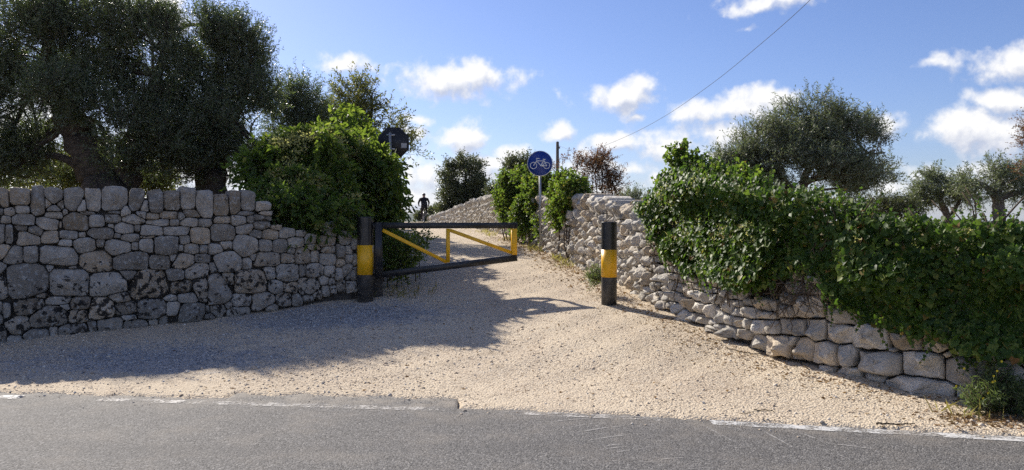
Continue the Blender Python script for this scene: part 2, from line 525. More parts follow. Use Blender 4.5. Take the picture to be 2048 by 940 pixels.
def nrm(a):
    return a / np.maximum(np.linalg.norm(a, axis=-1, keepdims=True), 1e-9)


def tube(pts, rad, sides=8, rough=0.0, caps=True):
    pts = np.asarray(pts, float)
    n = len(pts)
    rad = np.broadcast_to(np.asarray(rad, float), (n,))
    T = np.gradient(pts, axis=0)
    T = nrm(T)
    up = np.array([0, 0, 1.0]) if abs(T[0][2]) < .9 else np.array([1.0, 0, 0])
    A = nrm(np.cross(T[0], up))
    rings = []
    ang = np.linspace(0, 2 * np.pi, sides, endpoint=False)
    prof = 1 + rough * rng.standard_normal(sides)
    for i in range(n):
        A = nrm(A - T[i] * np.dot(A, T[i]))
        B = np.cross(T[i], A)
        pr = prof * (1 + rough * .6 * rng.standard_normal(sides))
        rings.append(pts[i] + (np.cos(ang)[:, None] * A + np.sin(ang)[:, None] * B) * (rad[i] * pr)[:, None])
    V = np.concatenate(rings)
    i = np.arange(n - 1)[:, None] * sides
    j = np.arange(sides)[None, :]
    k = (j + 1) % sides
    Q = np.stack([i + j, i + k, i + sides + k, i + sides + j], -1).reshape(-1, 4)
    out = [Q]
    if caps:
        V = np.concatenate([V, pts[:1], pts[-1:]])
        a, b = len(V) - 2, len(V) - 1
        jj = np.arange(sides)
        kk = (jj + 1) % sides
        out.append(np.stack([np.full(sides, a), kk, jj], -1))
        out.append(np.stack([np.full(sides, b), (n - 1) * sides + jj, (n - 1) * sides + kk], -1))
    return V, out


def bar(p0, p1, w, h, up=(0, 0, 1)):
    """square bar from p0 to p1, w across and h along up, its edges bevelled"""
    p0, p1 = np.asarray(p0, float), np.asarray(p1, float)
    d = nrm(p1 - p0)
    s = nrm(np.cross(d, np.asarray(up, float)))
    u = np.cross(s, d)
    b = min(w, h) * .09
    pr = [(w / 2 - b, -h / 2), (w / 2, -h / 2 + b), (w / 2, h / 2 - b), (w / 2 - b, h / 2), (-w / 2 + b, h / 2), (-w / 2, h / 2 - b), (-w / 2, -h / 2 + b), (-w / 2 + b, -h / 2)]
    V = [p0 + s * a + u * c for a, c in pr] + [p1 + s * a + u * c for a, c in pr]
    Q = [[i, (i + 1) % 8, 8 + (i + 1) % 8, 8 + i] for i in range(8)]
    return np.array(V), [np.array(Q), np.array([list(range(7, -1, -1)), list(range(8, 16))])]


def cyl(c, r, z0, z1, sides=32, bev=0.006):
    prof = [(0, z0), (r, z0), (r, z1 - bev), (r - bev, z1), (0, z1)]
    return lathe(c, prof, sides)


def lathe(c, prof, sides=24):
    ang = np.linspace(0, 2 * np.pi, sides, endpoint=False)
    V = np.concatenate([np.stack([c[0] + r * np.cos(ang), c[1] + r * np.sin(ang), np.full(sides, c[2] + z)], -1) for r, z in prof])
    n = len(prof)
    i = np.arange(n - 1)[:, None] * sides
    j = np.arange(sides)[None, :]
    k = (j + 1) % sides
    return V, [np.stack([i + j, i + k, i + sides + k, i + sides + j], -1).reshape(-1, 4)]


def ball(c, r, n=8, m=12):
    r = np.broadcast_to(np.asarray(r, float), (3,))
    th = np.linspace(0, np.pi, n)
    ph = np.linspace(0, 2 * np.pi, m, endpoint=False)
    V = np.stack([np.outer(np.sin(th), np.cos(ph)), np.outer(np.sin(th), np.sin(ph)), np.outer(np.cos(th), np.ones(m))], -1).reshape(-1, 3) * r + np.asarray(c)
    i = np.arange(n - 1)[:, None] * m
    j = np.arange(m)[None, :]
    k = (j + 1) % m
    return V, [np.stack([i + j, i + m + j, i + m + k, i + k], -1).reshape(-1, 4)]


# ------------------------------------------------------------------ terrain
EX = [-60, -12, -4.67, -.55, .73, 1.6, 3.74, 12, 60]
EY = [15.5, 7.9, 7.0, 6.52, 6.30, 6.12, 5.65, 3.6, -8.5]


def edge0(x):
    return np.interp(x, EX, EY)


def wob(x, k=1.0):
    return .5 * np.sin(7.3 * k * x + 1.1) + .3 * np.sin(15.7 * k * x + .4) + .2 * np.sin(33.1 * k * x + 2.0)


def edge_r(x):
    """ragged edge of the asphalt, with the broken apron on the left"""
    x = np.asarray(x, float)
    ap = np.where((x < -.47) & (x > -2.55), .33 - .04 * np.abs(x + 1.2) - .25 * np.clip((x + .62) / .15, 0, 1) * 0 + .05 * np.sin(9 * x), 0.0)
    ap = np.where((x <= -2.55) & (x > -6.5), .08, ap)
    return edge0(x) + ap + .034 * wob(x) * np.where(x < 1.4, 1.4, .5) + .01 * wob(x + 3, 3.1)


_a = np.linspace(-20, 400, 8401)
_p = np.interp(_a, [-20, 0.3, 1.5, 3, 5, 8, 12, 18, 24, 33, 41, 46, 55, 70, 110, 300, 400],
               [0, 0, .02, .13, .33, .575, .86, 1.09, 1.25, 1.40, 1.50, 1.52, 1.40, 1.0, -.6, -9, -11])
_k = np.exp(-np.linspace(-2.5, 2.5, 41) ** 2)
_k /= _k.sum()
_p = np.convolve(np.pad(_p, 20, mode='edge'), _k, mode='valid')


def terrain(x, y):
    x, y = np.asarray(x, float), np.asarray(y, float)
    s = y - edge0(x)
    a = s + .15 * np.clip(x, -14, 6)
    z = np.interp(a, _a, _p)
    und = .012 * (np.sin(1.9 * x + .6 * y) + np.sin(-1.1 * x + 2.3 * y + 1) + .6 * np.sin(4.1 * x + 3.3 * y) + .5 * np.sin(7.7 * x - 5.9 * y))
    z = z + und * np.clip((s - .3) / 1.2, 0, 1)
    q = np.clip((y - edge_r(x) + .09 + .03 * np.sin(23 * x) + .02 * np.sin(51 * x + 1)) / .09, 0, 1)
    z = z + .012 * q - .04 * (1 - q)
    return z


def gpt(x, y):
    """where the ray of photo pixel x, y meets the ground"""
    r = ray(x, y)
    o = np.array([0, 0, CH])
    lo = 2.0
    for d in np.arange(2.0, 80, .05):
        p = o + r * (d / r[1])
        if p[2] < terrain(p[0], p[1]):
            lo = d
            break
    p = o + r * (lo / r[1])
    return np.array([p[0], p[1], float(terrain(p[0], p[1]))])


def grid_mesh(xs, ys, zf):
    X, Y = np.meshgrid(xs, ys)
    Z = zf(X, Y)
    V = np.stack([X, Y, Z], -1).reshape(-1, 3)
    nx, ny = len(xs), len(ys)
    i = np.arange(ny - 1)[:, None] * nx
    j = np.arange(nx - 1)[None, :]
    return V, np.stack([i + j, i + j + 1, i + nx + j + 1, i + nx + j], -1).reshape(-1, 4)


geo_out = np.geomspace(1, 380, 34) - 1
xs = np.concatenate([-8 - geo_out[::-1][:-1] * 10, np.linspace(-8, 6.5, 290), 6.5 + geo_out[1:] * 10])
ys = np.concatenate([3.5 - geo_out[::-1][:-1] * 10, np.linspace(3.5, 16, 250), np.linspace(16, 60, 150)[1:], 60 + geo_out[1:] * 12])
V, Q = grid_mesh(xs, ys, terrain)
ground = mk("ground", V, Q, M['ground'], smooth=True)
tag(ground, kind='structure')
# soil and dry grass behind the walls, gravel between them
fx, fy = V[:, 0], V[:, 1]
right_x = np.interp(fy, [5.2, 5.95, 6.25, 6.72, 7.42, 8.2, 9.2, 10.2, 12.2, 15.4, 20, 27, 32, 42, 60], [30, 5.6, 4.6, 3.86, 3.3, 2.82, 2.5, 2.27, 1.95, 1.35, .55, -.5, -1.5, -4.6, -9])
left_y = np.interp(fx, [-30, -11.2, -8.9, -6.6, -4.55, -2.05], [9, 7.3, 8.55, 9.8, 10.92, 12.28])
field = np.where((fy > 5.2) & (fx > right_x), np.clip((fx - right_x) / .5, 0, 1), 0)
field = np.maximum(field, np.where((fx < -2.05) & (fy > left_y) & (fx < -.1836 * fy - .3), np.clip((fy - left_y) / .5, 0, 1), 0))
field = np.where(fy > 60, 1, field)
at_ = ground.data.attributes.new("field", 'FLOAT', 'POINT')
at_.data.foreach_set("value", field.astype(np.float32))

# hills: a low wooded ring far off
ang = np.linspace(0, 2 * np.pi, 361)[:-1]
ridge = 9 + 9 * np.sin(3 * ang + 1.2) + 5 * np.sin(7 * ang + 2) + 2.5 * np.sin(17 * ang) + 1.6 * np.sin(41 * ang + 1) + 1.2 * rng.standard_normal(360)
d0 = np.abs((ang - np.pi / 2 - .10 + np.pi) % (2 * np.pi) - np.pi)
ridge = np.maximum(ridge, 4) + 10 * np.exp(-(d0 / .10) ** 2)
rows = []
for rr, k in ((900, 0), (1300, .25), (1700, .7), (2100, 1.0), (2600, .5)):
    rows.append(np.stack([rr * np.cos(ang), rr * np.sin(ang), -16 + (ridge + 14) * k], -1))
V = np.concatenate(rows)
n = len(ang)
i = np.arange(4)[:, None] * n
j = np.arange(n)[None, :]
Q = np.stack([i + j, i + (j + 1) % n, i + n + (j + 1) % n, i + n + j], -1).reshape(-1, 4)
tag(mk("hills", V, Q, M['hills'], smooth=True), kind='structure')

# the road: a slab with a ragged edge
rx = np.concatenate([np.linspace(-60, -8, 60)[:-1], np.linspace(-8, 7, 700), np.linspace(7, 60, 60)[1:]])
ws = [0, .05, .4, 1.2, 2.5, 4.5, 6.8]
er = edge_r(rx)
eb = edge0(rx)
rows = [np.stack([rx, er, np.full_like(rx, -.06)], -1), np.stack([rx, er - .004, np.full_like(rx, -.006)], -1), np.stack([rx, er - .025, np.zeros_like(rx)], -1)]
for w in (.30, .8, 1.6, 3.0, 5.0, 7.0):
    rows.append(np.stack([rx, eb - w - 0 * er, np.zeros_like(rx)], -1))
V = np.concatenate(rows)
n = len(rx)
i = np.arange(len(rows) - 1)[:, None] * n
j = np.arange(n - 1)[None, :]
Q = np.stack([i + j, i + n + j, i + n + j + 1, i + j + 1], -1).reshape(-1, 4)
tag(mk("road", V, Q, M['road']), kind='structure')


def strip(x0, x1, w0, w1, n=40, z=.004, rag=.006):
    x = np.linspace(x0, x1, n)
    a = np.stack([x, edge0(x) - w0 + rag * wob(x, 2.1), np.full(n, z)], -1)
    b = np.stack([x, edge0(x) - w1 + rag * wob(x + 5, 2.3), np.full(n, z)], -1)
    i = np.arange(n - 1)
    return np.concatenate([a, b]), np.stack([i, n + i, n + i + 1, i + 1], -1)


mb = MB()
for s in ((-7.5, -4.45), (1.58, 2.85), (3.2, 8)):
    mb.add(*strip(s[0], s[1], .055, .185))
tag(mb.build("edge_line_marking", M['line']), kind='structure')
mb = MB()
for s in ((-3.7, -.62), (2.85, 3.2), (.1, 1.2)):
    mb.add(*strip(s[0], s[1], .05, .17))
tag(mb.build("faded_line_marking", M['line_faded']), kind='structure')
mb = MB()
for (x0, y0, x1, y1, w) in ((1075, 843, 1140, 835, 4), (1095, 858, 1210, 848, 4), (1150, 880, 1250, 866, 5), (1175, 897, 1265, 883, 5), (1190, 918, 1260, 908, 5),
                            (1140, 868, 1190, 862, 4), (1225, 922, 1290, 914, 5), (1290, 938, 1370, 930, 5), (1210, 908, 1240, 904, 4), (1400, 860, 1470, 900, 5), (1520, 870, 1590, 912, 6),
                            (1600, 880, 1660, 905, 5), (1640, 900, 1770, 915, 6), (1250, 850, 1330, 846, 5), (1000, 838, 1060, 834, 4)):
    p, q = gpt(x0, y0), gpt(x1, y1)
    d = nrm(q - p)
    s = np.array([-d[1], d[0], 0]) * w * .0022
    tt = np.linspace(0, 1, 9)[:, None]
    c = p + (q - p) * tt + np.array([0, .02, 0]) * np.sin(tt * 3)
    c[:, 2] = .0045
    wv = (np.sin(tt * np.pi) ** .6) * (.6 + .4 * rng.random((9, 1)))
    Vv = np.concatenate([c + s * wv, c - s * wv])
    i = np.arange(8)
    mb.add(Vv, np.stack([i, 9 + i, 10 + i, i + 1], -1))
tag(mb.build("scrape_markings", M['scratch']), kind='structure')


# ------------------------------------------------------------------ dry stone walls
class Wall:
    def __init__(self, pts, side):
        pts = np.asarray(pts, float)
        # Catmull-Rom through the plan points
        P = np.concatenate([2 * pts[:1] - pts[1:2], pts, 2 * pts[-1:] - pts[-2:-1]])
        out = []
        for k in range(1, len(P) - 2):
            for s in np.linspace(0, 1, 16, endpoint=False):
                a, b, c, d = P[k - 1], P[k], P[k + 1], P[k + 2]
                out.append(.5 * ((2 * b) + (c - a) * s + (2 * a - 5 * b + 4 * c - d) * s * s + (3 * b - a - 3 * c + d) * s ** 3))
        out.append(pts[-1])
        self.p = np.array(out)
        dl = np.linalg.norm(np.diff(self.p, axis=0), axis=1)
        self.s = np.concatenate([[0], np.cumsum(dl)])
        T = nrm(np.gradient(self.p, axis=0))
        N = np.stack([T[:, 1], -T[:, 0]], -1) * side
        self.N = N

    def map(self, u, z, off=0.0):
        x = np.interp(u, self.s, self.p[:, 0])
        y = np.interp(u, self.s, self.p[:, 1])
        nx = np.interp(u, self.s, self.N[:, 0])
        ny = np.interp(u, self.s, self.N[:, 1])
        return np.stack([x + nx * off, y + ny * off, np.broadcast_to(z, np.shape(x)) + 0 * x], -1)

    def normal(self, u):
        nx = np.interp(u, self.s, self.N[:, 0])
        ny = np.interp(u, self.s, self.N[:, 1])
        return nrm(np.stack([nx, ny, 0 * nx], -1))

    def px(self, x, y):
        """photo pixel -> (u, z, distance) on the wall's face"""
        r = ray(x, y)
        a, b = self.p[:-1], self.p[1:]
        d = b - a
        den = r[0] * d[:, 1] - r[1] * d[:, 0]
        den = np.where(np.abs(den) < 1e-9, 1e-9, den)
        tt = (a[:, 0] * d[:, 1] - a[:, 1] * d[:, 0]) / den
        kk = (a[:, 0] * r[1] - a[:, 1] * r[0]) / den
        ok = (kk >= -1e-6) & (kk <= 1 + 1e-6) & (tt > 0)
        if not ok.any():
            return None
        i = np.where(ok)[0][np.argmin(tt[ok])]
        return self.s[i] + kk[i] * (self.s[i + 1] - self.s[i]), CH + r[2] * tt[i], tt[i]


def clip_poly(poly, p, n):
    out = []
    m = len(poly)
    dist = [(q[0] - p[0]) * n[0] + (q[1] - p[1]) * n[1] for q in poly]
    for i in range(m):
        a, b = poly[i], poly[(i + 1) % m]
        da, db = dist[i], dist[(i + 1) % m]
        if da <= 0:
            out.append(a)
        if (da < 0) != (db < 0) and abs(da - db) > 1e-12:
            k = da / (da - db)
            out.append((a[0] + (b[0] - a[0]) * k, a[1] + (b[1] - a[1]) * k))
    return out


def cells(S, grow=1.32, gap=.006, e=.40):
    """S: (cx, cy, w, h) rows. Each stone's outline: its own rounded box cut against its neighbours'."""
    S = np.asarray(S, float)
    polys = []
    for i, (cx, cy, w, h) in enumerate(S):
        a, b = w / 2 * grow, h / 2 * grow
        ang = np.linspace(0, 2 * np.pi, 17)[:-1] + .2
        poly = [(cx + a * np.sign(math.cos(q)) * abs(math.cos(q)) ** e * (1 + .09 * rng.standard_normal()),
                 cy + b * np.sign(math.sin(q)) * abs(math.sin(q)) ** e * (1 + .09 * rng.standard_normal())) for q in ang]
        dx, dy = S[:, 0] - cx, S[:, 1] - cy
        near = np.where((np.abs(dx) < (S[:, 2] + w) * .72) & (np.abs(dy) < (S[:, 3] + h) * .72))[0]
        for j in near:
            if j == i:
                continue
            A, B = (S[j, 2] + w) / 2, (S[j, 3] + h) / 2
            ri = 1 / math.sqrt((dx[j] / w) ** 2 + (dy[j] / h) ** 2 + 1e-9)
            rj = 1 / math.sqrt((dx[j] / S[j, 2]) ** 2 + (dy[j] / S[j, 3]) ** 2 + 1e-9)
            k = ri / (ri + rj)
            nx, ny = dx[j] * abs(dx[j]) / A ** 3, dy[j] * abs(dy[j]) / B ** 3
            ln = math.hypot(nx, ny) + 1e-12
            nx, ny = nx / ln, ny / ln
            poly = clip_poly(poly, (cx + dx[j] * k - nx * gap, cy + dy[j] * k - ny * gap), (nx, ny))
            if len(poly) < 3:
                break
        polys.append(np.array(poly) if len(poly) >= 3 else None)
    return polys


def tidy(poly, rounds, maxn):
    """merge near points, round the corners"""
    P = poly
    size = np.ptp(P, axis=0).max()
    keep = [P[0]]
    for q in P[1:]:
        if np.linalg.norm(q - keep[-1]) > size * .07:
            keep.append(q)
    if len(keep) > 3 and np.linalg.norm(keep[-1] - keep[0]) < size * .07:
        keep.pop()
    P = np.array(keep)
    if len(P) < 3:
        return None
    for _ in range(rounds):
        Nx = np.roll(P, -1, axis=0)
        P = np.stack([P * .85 + Nx * .15, P * .15 + Nx * .85], 1).reshape(-1, 2)
    while len(P) > maxn:
        d = np.linalg.norm(P - np.roll(P, -1, axis=0), axis=1)
        P = np.delete(P, int(np.argmin(d)), axis=0)
    return P


def poly_area(P):
    x, y = P[:, 0], P[:, 1]
    return .5 * (np.dot(x, np.roll(y, -1)) - np.dot(y, np.roll(x, -1)))


def stone(wall, poly, back, bulge, rugged, tilt, prouds, maxn=14, rounds=1, angular=False):
    P = tidy(poly, rounds, maxn)
    if P is None or abs(poly_area(P)) < .0006:
        return None
    if poly_area(P) < 0:
        P = P[::-1]
    c = P.mean(0)
    size = math.sqrt(abs(poly_area(P)))
    n = len(P)
    tu, tv = rng.uniform(-tilt, tilt, 2)
    off0 = rng.uniform(*prouds)
    b = bulge * size
    if angular:
        # a broken face: the lowest of a few random planes
        K = 4 if size < .2 else 7
        th = rng.uniform(0, 6.28) + np.arange(K) * 6.28 / K + rng.normal(0, .5, K)
        gx, gy, gh = np.cos(th) * rng.uniform(.4, 1.5, K), np.sin(th) * rng.uniform(.4, 1.5, K), rng.uniform(.22, .60, K)

        def face(q):
            d = (q - c) / size
            return np.minimum(.20 + .8 * (tu * d[:, 0] + tv * d[:, 1]) / max(tilt, .01), (gh - gx * d[:, 0, None] - gy * d[:, 1, None]).min(1)) * size * bulge / .25
        rows, offs = [c + (P - c) * .96, P], [np.full(n, -back), np.full(n, -.09)]
        if size > .17:
            m_ = [P[0]]
            for a_, b_ in zip(P, np.roll(P, -1, 0)):
                kk_ = max(1, int(np.linalg.norm(b_ - a_) / (size * .22)))
                for s_i in range(1, kk_ + 1):
                    m_.append(a_ + (b_ - a_) * s_i / kk_ + (rng.standard_normal(2) * size * .02 if s_i < kk_ else 0))
            P = np.array(m_[:-1])
            n = len(P)
            rows, offs = [c + (P - c) * .96, P], [np.full(n, -back), np.full(n, -.09)]
        for sc in (.985, .88, .45) if size < .17 else (.988, .93, .70, .46, .2):
            q = c + (P - c) * sc + rng.standard_normal((n, 2)) * size * (.05 if sc < .9 and size < .17 else .012)
            rows.append(q)
            offs.append(np.maximum(face(q), -.02) - (.035 * size if sc > .98 else 0) + off0 + rng.standard_normal(n) * rugged * size)
        offs[1] = np.minimum(offs[1], offs[2] - .01)
        rows.append(c[None])
        offs.append(face(c[None]) + off0)
        q, oo = np.concatenate(rows), np.concatenate(offs)
        return stone_faces(wall.map(q[:, 0], q[:, 1], oo), n)
    rows, offs = [], []
    for sc, o, noise in ((.97, -back, 0), (1.0, -.035, .3), (.97, b * .25, .7), (.82, b * .78, 1.0), (.48, b * 1.0, 1.0)):
        q = c + (P - c) * sc + (rng.standard_normal((n, 2)) * size * .018 * noise if noise else 0)
        oo = np.full(n, o) + rng.standard_normal(n) * rugged * size * noise
        if o > -back + 1e-6:
            oo = oo + tu * (q[:, 0] - c[0]) + tv * (q[:, 1] - c[1]) + off0
        rows.append(q)
        offs.append(oo)
    q = np.concatenate(rows + [c[None]])
    oo = np.concatenate(offs + [[b * 1.05 + off0 + rng.standard_normal() * rugged * size]])
    return stone_faces(wall.map(q[:, 0], q[:, 1], oo), n)


def stone_faces(V, n):
    R_ = (len(V) - 1) // n
    i = np.arange(R_ - 1)[:, None] * n
    j = np.arange(n)[None, :]
    k = (j + 1) % n
    Q = np.stack([i + j, i + k, i + n + k, i + n + j], -1).reshape(-1, 4)
    jj = np.arange(n)
    T = np.stack([(R_ - 1) * n + jj, (R_ - 1) * n + (jj + 1) % n, np.full(n, R_ * n)], -1)
    return V, [Q, T]


def wall_core(wall, ztop, thick, mat, parent, u0=None, u1=None, front=-.12):
    us = wall.s[(wall.s >= (u0 or 0)) & (wall.s <= (u1 or 1e9))]
    zt = ztop(us)
    f = wall.map(us, zt, front)
    bk = wall.map(us, zt, -thick)
    f0, b0 = f.copy(), bk.copy()
    f0[:, 2] = terrain(f0[:, 0], f0[:, 1]) - .3
    b0[:, 2] = f0[:, 2]
    n = len(us)
    V = np.concatenate([f0, f, bk, b0])
    i = np.arange(n - 1)
    Q = [np.stack([r * n + i, r * n + i + 1, (r + 1) * n + i + 1, (r + 1) * n + i], -1) for r in range(3)]
    Q.append(np.array([[0, n, 2 * n, 3 * n], [n - 1, 4 * n - 1, 3 * n - 1, 2 * n - 1]]))
    return mk("core", V, Q, mat, parent)


def lay(wall, S, mat, parent, back=.12, bulge=.22, rugged=.03, tilt=.12, prouds=(-.02, .02), smooth=True, maxn=14, rounds=1, limit=300,
        grow=1.32, gap=.006, backs=None, e=.40, angular=False, keep=lambda s: True):
    polys = cells(S, grow, gap, e)
    order = sorted(range(len(S)), key=lambda i: -S[i][2] * S[i][3] / max(S[i][4], 1) ** 2 if len(S[i]) > 4 else -S[i][2] * S[i][3])
    rest = MB()
    cnt = 0
    for i in order:
        if polys[i] is None or not keep(S[i]):
            continue
        r = stone(wall, polys[i], backs(S[i]) if backs else back, bulge, rugged, tilt, prouds, maxn, rounds, angular)
        if r is None:
            continue
        if cnt < limit:
            mk("stone", r[0], r[1], mat, parent, smooth)
            cnt += 1
        else:
            rest.add(r[0], r[1])
    if rest.n:
        tag(rest.build("small_stones", mat, parent, smooth), kind='stuff')


def from_px(wall, lst, sx, ox, oy):
    out = []
    for (cx, cy, w, h) in lst:
        x, y = ox + cx / sx, oy + cy / sx
        a, b = wall.px(x - w / sx / 2, y), wall.px(x + w / sx / 2, y)
        c, d, e = wall.px(x, y - h / sx / 2), wall.px(x, y + h / sx / 2), wall.px(x, y)
        if None in (a, b, c, d, e):
            continue
        out.append((e[0], e[1], abs(b[0] - a[0]), abs(c[1] - d[1])))
    return out


def courses(u0, u1, zb, zt, hr, wr):
    """rough courses of random stones between two height functions"""
    S = []
    z = min(zb(u0), zb(u1)) - .05
    ztm = max(float(zt(q)) for q in np.linspace(u0, u1, 50))
    while z < ztm:
        h = rng.uniform(*hr)
        u = u0 + rng.uniform(-.1, .1)
        while u < u1:
            w = rng.uniform(*wr)
            hh = h * rng.uniform(.8, 1.25)
            uc = u + w / 2
            zc = z + h / 2 + rng.uniform(-.3, .3) * h * .6
            if zb(uc) - .08 < zc < zt(uc):
                S.append((uc, zc, w, hh))
            u += w
        z += h * .97
    return S


def rubble(u0, u1, zb, zt, wr, hr, dens=1.0):
    """stones thrown at random, largest first, each keeping clear of the others"""
    S = []
    area = (u1 - u0) * 1.4
    n = int(area / (np.mean(wr) * np.mean(hr)) * 40)
    U, T_ = rng.uniform(u0, u1, n), rng.random(n)
    k = np.sort(rng.random(n))[::-1] ** 1.3
    arr = np.zeros((0, 4))
    for i in range(n):
        z0, z1 = zb(U[i]) - .08, zt(U[i])
        z = z0 + (z1 - z0) * T_[i]
        w = wr[0] + (wr[1] - wr[0]) * k[i] * rng.uniform(.6, 1)
        h = hr[0] + (hr[1] - hr[0]) * k[i] * rng.uniform(.6, 1)
        if rng.random() < .2:
            w, h = h, w
        if len(arr):
            q = ((arr[:, 0] - U[i]) / (arr[:, 2] + w) * 2) ** 2 + ((arr[:, 1] - z) / (arr[:, 3] + h) * 2) ** 2
            if (q < .86 * dens).any():
                continue
        arr = np.concatenate([arr, [[U[i], z, w, h]]])
    return [tuple(r) for r in arr]


# ---- the lichened wall on the left
LW = Wall([(-11.2, 7.3), (-8.9, 8.55), (-6.6, 9.8), (-4.55, 10.92), (-2.56, 12.0), (-2.05, 12.28)], 1)
A3 = [(20,105,60,90),(110,95,118,85),(208,125,76,140),(297,95,100,80),(408,110,115,100),(525,115,105,115),(622,128,185,130),(758,120,100,110),(860,128,90,110),(952,118,90,95),(1040,108,88,110),(1132,138,95,130),
 (335,138,36,55),(265,128,30,50),(455,145,42,60),(800,150,55,60),(50,178,62,42),(125,163,80,45),(305,160,80,40),(300,192,105,52),(358,178,25,35),(490,183,90,18),(690,175,60,55),(640,178,70,25),(785,190,50,45),(30,218,62,50),(128,220,128,65),(262,240,132,80),(418,238,148,105),(535,232,90,80),(623,218,92,62),(740,218,125,62),(842,202,78,40),(932,193,105,40),(1062,187,105,45),(1005,203,42,38),(5,175,25,35),
 (35,305,75,115),(112,267,68,32),(200,282,82,55),(145,322,155,85),(278,314,105,72),(380,303,115,68),(365,346,74,52),(450,303,42,32),(335,250,15,60),(562,292,142,75),(688,265,115,75),(615,253,30,30),(763,263,45,35),(650,307,40,28),(720,318,118,45),(828,272,150,68),(875,237,125,42),(965,238,52,40),(1045,230,100,55),(1133,237,70,45),(977,278,150,52),(1108,310,115,95),
 (60,415,125,110),(175,410,82,100),(320,415,235,120),(470,362,140,95),(553,348,48,45),(650,375,145,95),(745,365,36,45),(812,358,82,72),(920,362,150,98),(815,316,90,15),(1025,330,62,50),(1062,380,85,60),(1132,385,60,52),(532,445,185,130),(722,452,195,118),(882,455,118,78),(1010,450,132,88),(958,428,35,35),(1118,432,80,52),(1000,375,30,30),
 (130,565,275,205),(385,560,212,165),(598,580,200,130),(715,520,75,52),(830,575,225,170),(968,525,105,75),(1005,592,118,85),(275,485,30,35),(405,485,40,14),(1090,505,140,95),(1130,600,120,140),
 (150,700,195,95),(330,668,165,45),(440,683,128,72),(565,715,140,125),(662,648,110,50),(695,715,128,75),(840,715,158,110),(958,707,80,70),(1045,650,115,62),(945,655,70,35),(1065,730,165,105),(28,725,62,90),(230,640,110,20),(1150,720,30,60),
 (275,755,215,125),(430,755,105,75),(365,700,50,30),(85,807,150,105),(430,828,215,75),(205,855,155,55),(295,835,50,50),(610,800,145,80),(748,800,130,55),(715,760,80,32),(60,890,140,55),(505,810,60,60),(850,785,50,35),(900,775,50,40)]
A4 = [(210,165,125,115),(275,145,100,130),(360,150,90,125),(455,170,75,60),(210,250,90,45),(305,255,95,68),(378,245,38,48),(345,205,90,35),(450,235,95,48),(445,285,92,58),(345,307,115,70),(210,330,155,115),(410,335,80,50),(507,337,105,78),(612,335,100,60),(690,340,60,40),(540,300,60,30),(475,210,60,35),(150,435,135,60),(232,408,72,52),(355,412,155,150),(475,408,88,78),(568,415,98,85),(665,385,100,75),(640,447,50,42),(755,380,65,70),(770,415,80,45),(850,385,90,60),(885,310,65,70),(985,370,70,85),(880,440,70,55),(950,450,60,80),(995,440,38,70),(1030,400,35,50),
 (235,510,180,135),(358,525,62,75),(400,480,35,40),(482,500,185,95),(615,490,90,65),(708,475,105,105),(785,480,55,65),(865,490,100,85),(950,520,60,60),(1000,490,60,60),(1040,500,40,60),(145,555,50,60),(380,637,215,155),(150,680,230,195),(505,580,75,90),(610,580,150,115),(708,565,45,75),(782,570,105,85),(880,570,75,70),(935,590,60,85),(985,560,70,80),(1020,600,60,80),(245,615,75,70),
 (540,670,95,90),(628,675,88,75),(760,670,140,125),(840,630,65,60),(890,640,45,45),(950,660,70,70),(1010,660,60,70),(860,690,60,60),(900,680,50,50),(325,755,135,85),(460,755,150,100),(590,740,100,80),(675,750,65,60),(170,820,105,70),(300,820,130,55),(245,785,40,40),(740,735,60,40),(520,800,60,40),(800,715,50,50),(120,850,60,40),(1075,480,45,60),(1075,550,45,60),(1075,620,45,60),(1110,500,40,60),(1110,570,40,60),(1110,640,40,60)]
lw = thing("dry_stone_wall", "old grey dry stone wall spotted with black lichen, in shade under the olive trees", "wall", (-5, 10.6, 0), "dry stone walls")
S = from_px(LW, A3, 2.764, 0, 360) + from_px(LW, A4, 3.133, 380, 360)
u_edge = LW.px(2, 500)[0]
zt_l = lambda u: np.full(np.shape(u), 1.92)
extra = courses(0.1, u_edge - .1, lambda u: -.05, lambda u: 1.9, (.22, .38), (.3, .6))
n_hand = len(S)
S = S + extra
lay(LW, S, M['stone_old'], lw, back=.22, bulge=.20, rugged=.012, tilt=.22, prouds=(-.03, .035), smooth=False, maxn=15, rounds=1, angular=True, e=.5,
    gap=.004, backs=lambda s: .5 if s[1] > 1.68 else .16)


U505 = LW.px(500, 420)[0]


def zl(u):
    return np.interp(u, [0, U505, U505 + .2, U505 + .8, U505 + 2.6], [1.925, 1.925, 1.58, 1.36, 1.12])


wall_core(LW, zl, .55, M['core_old'], lw)

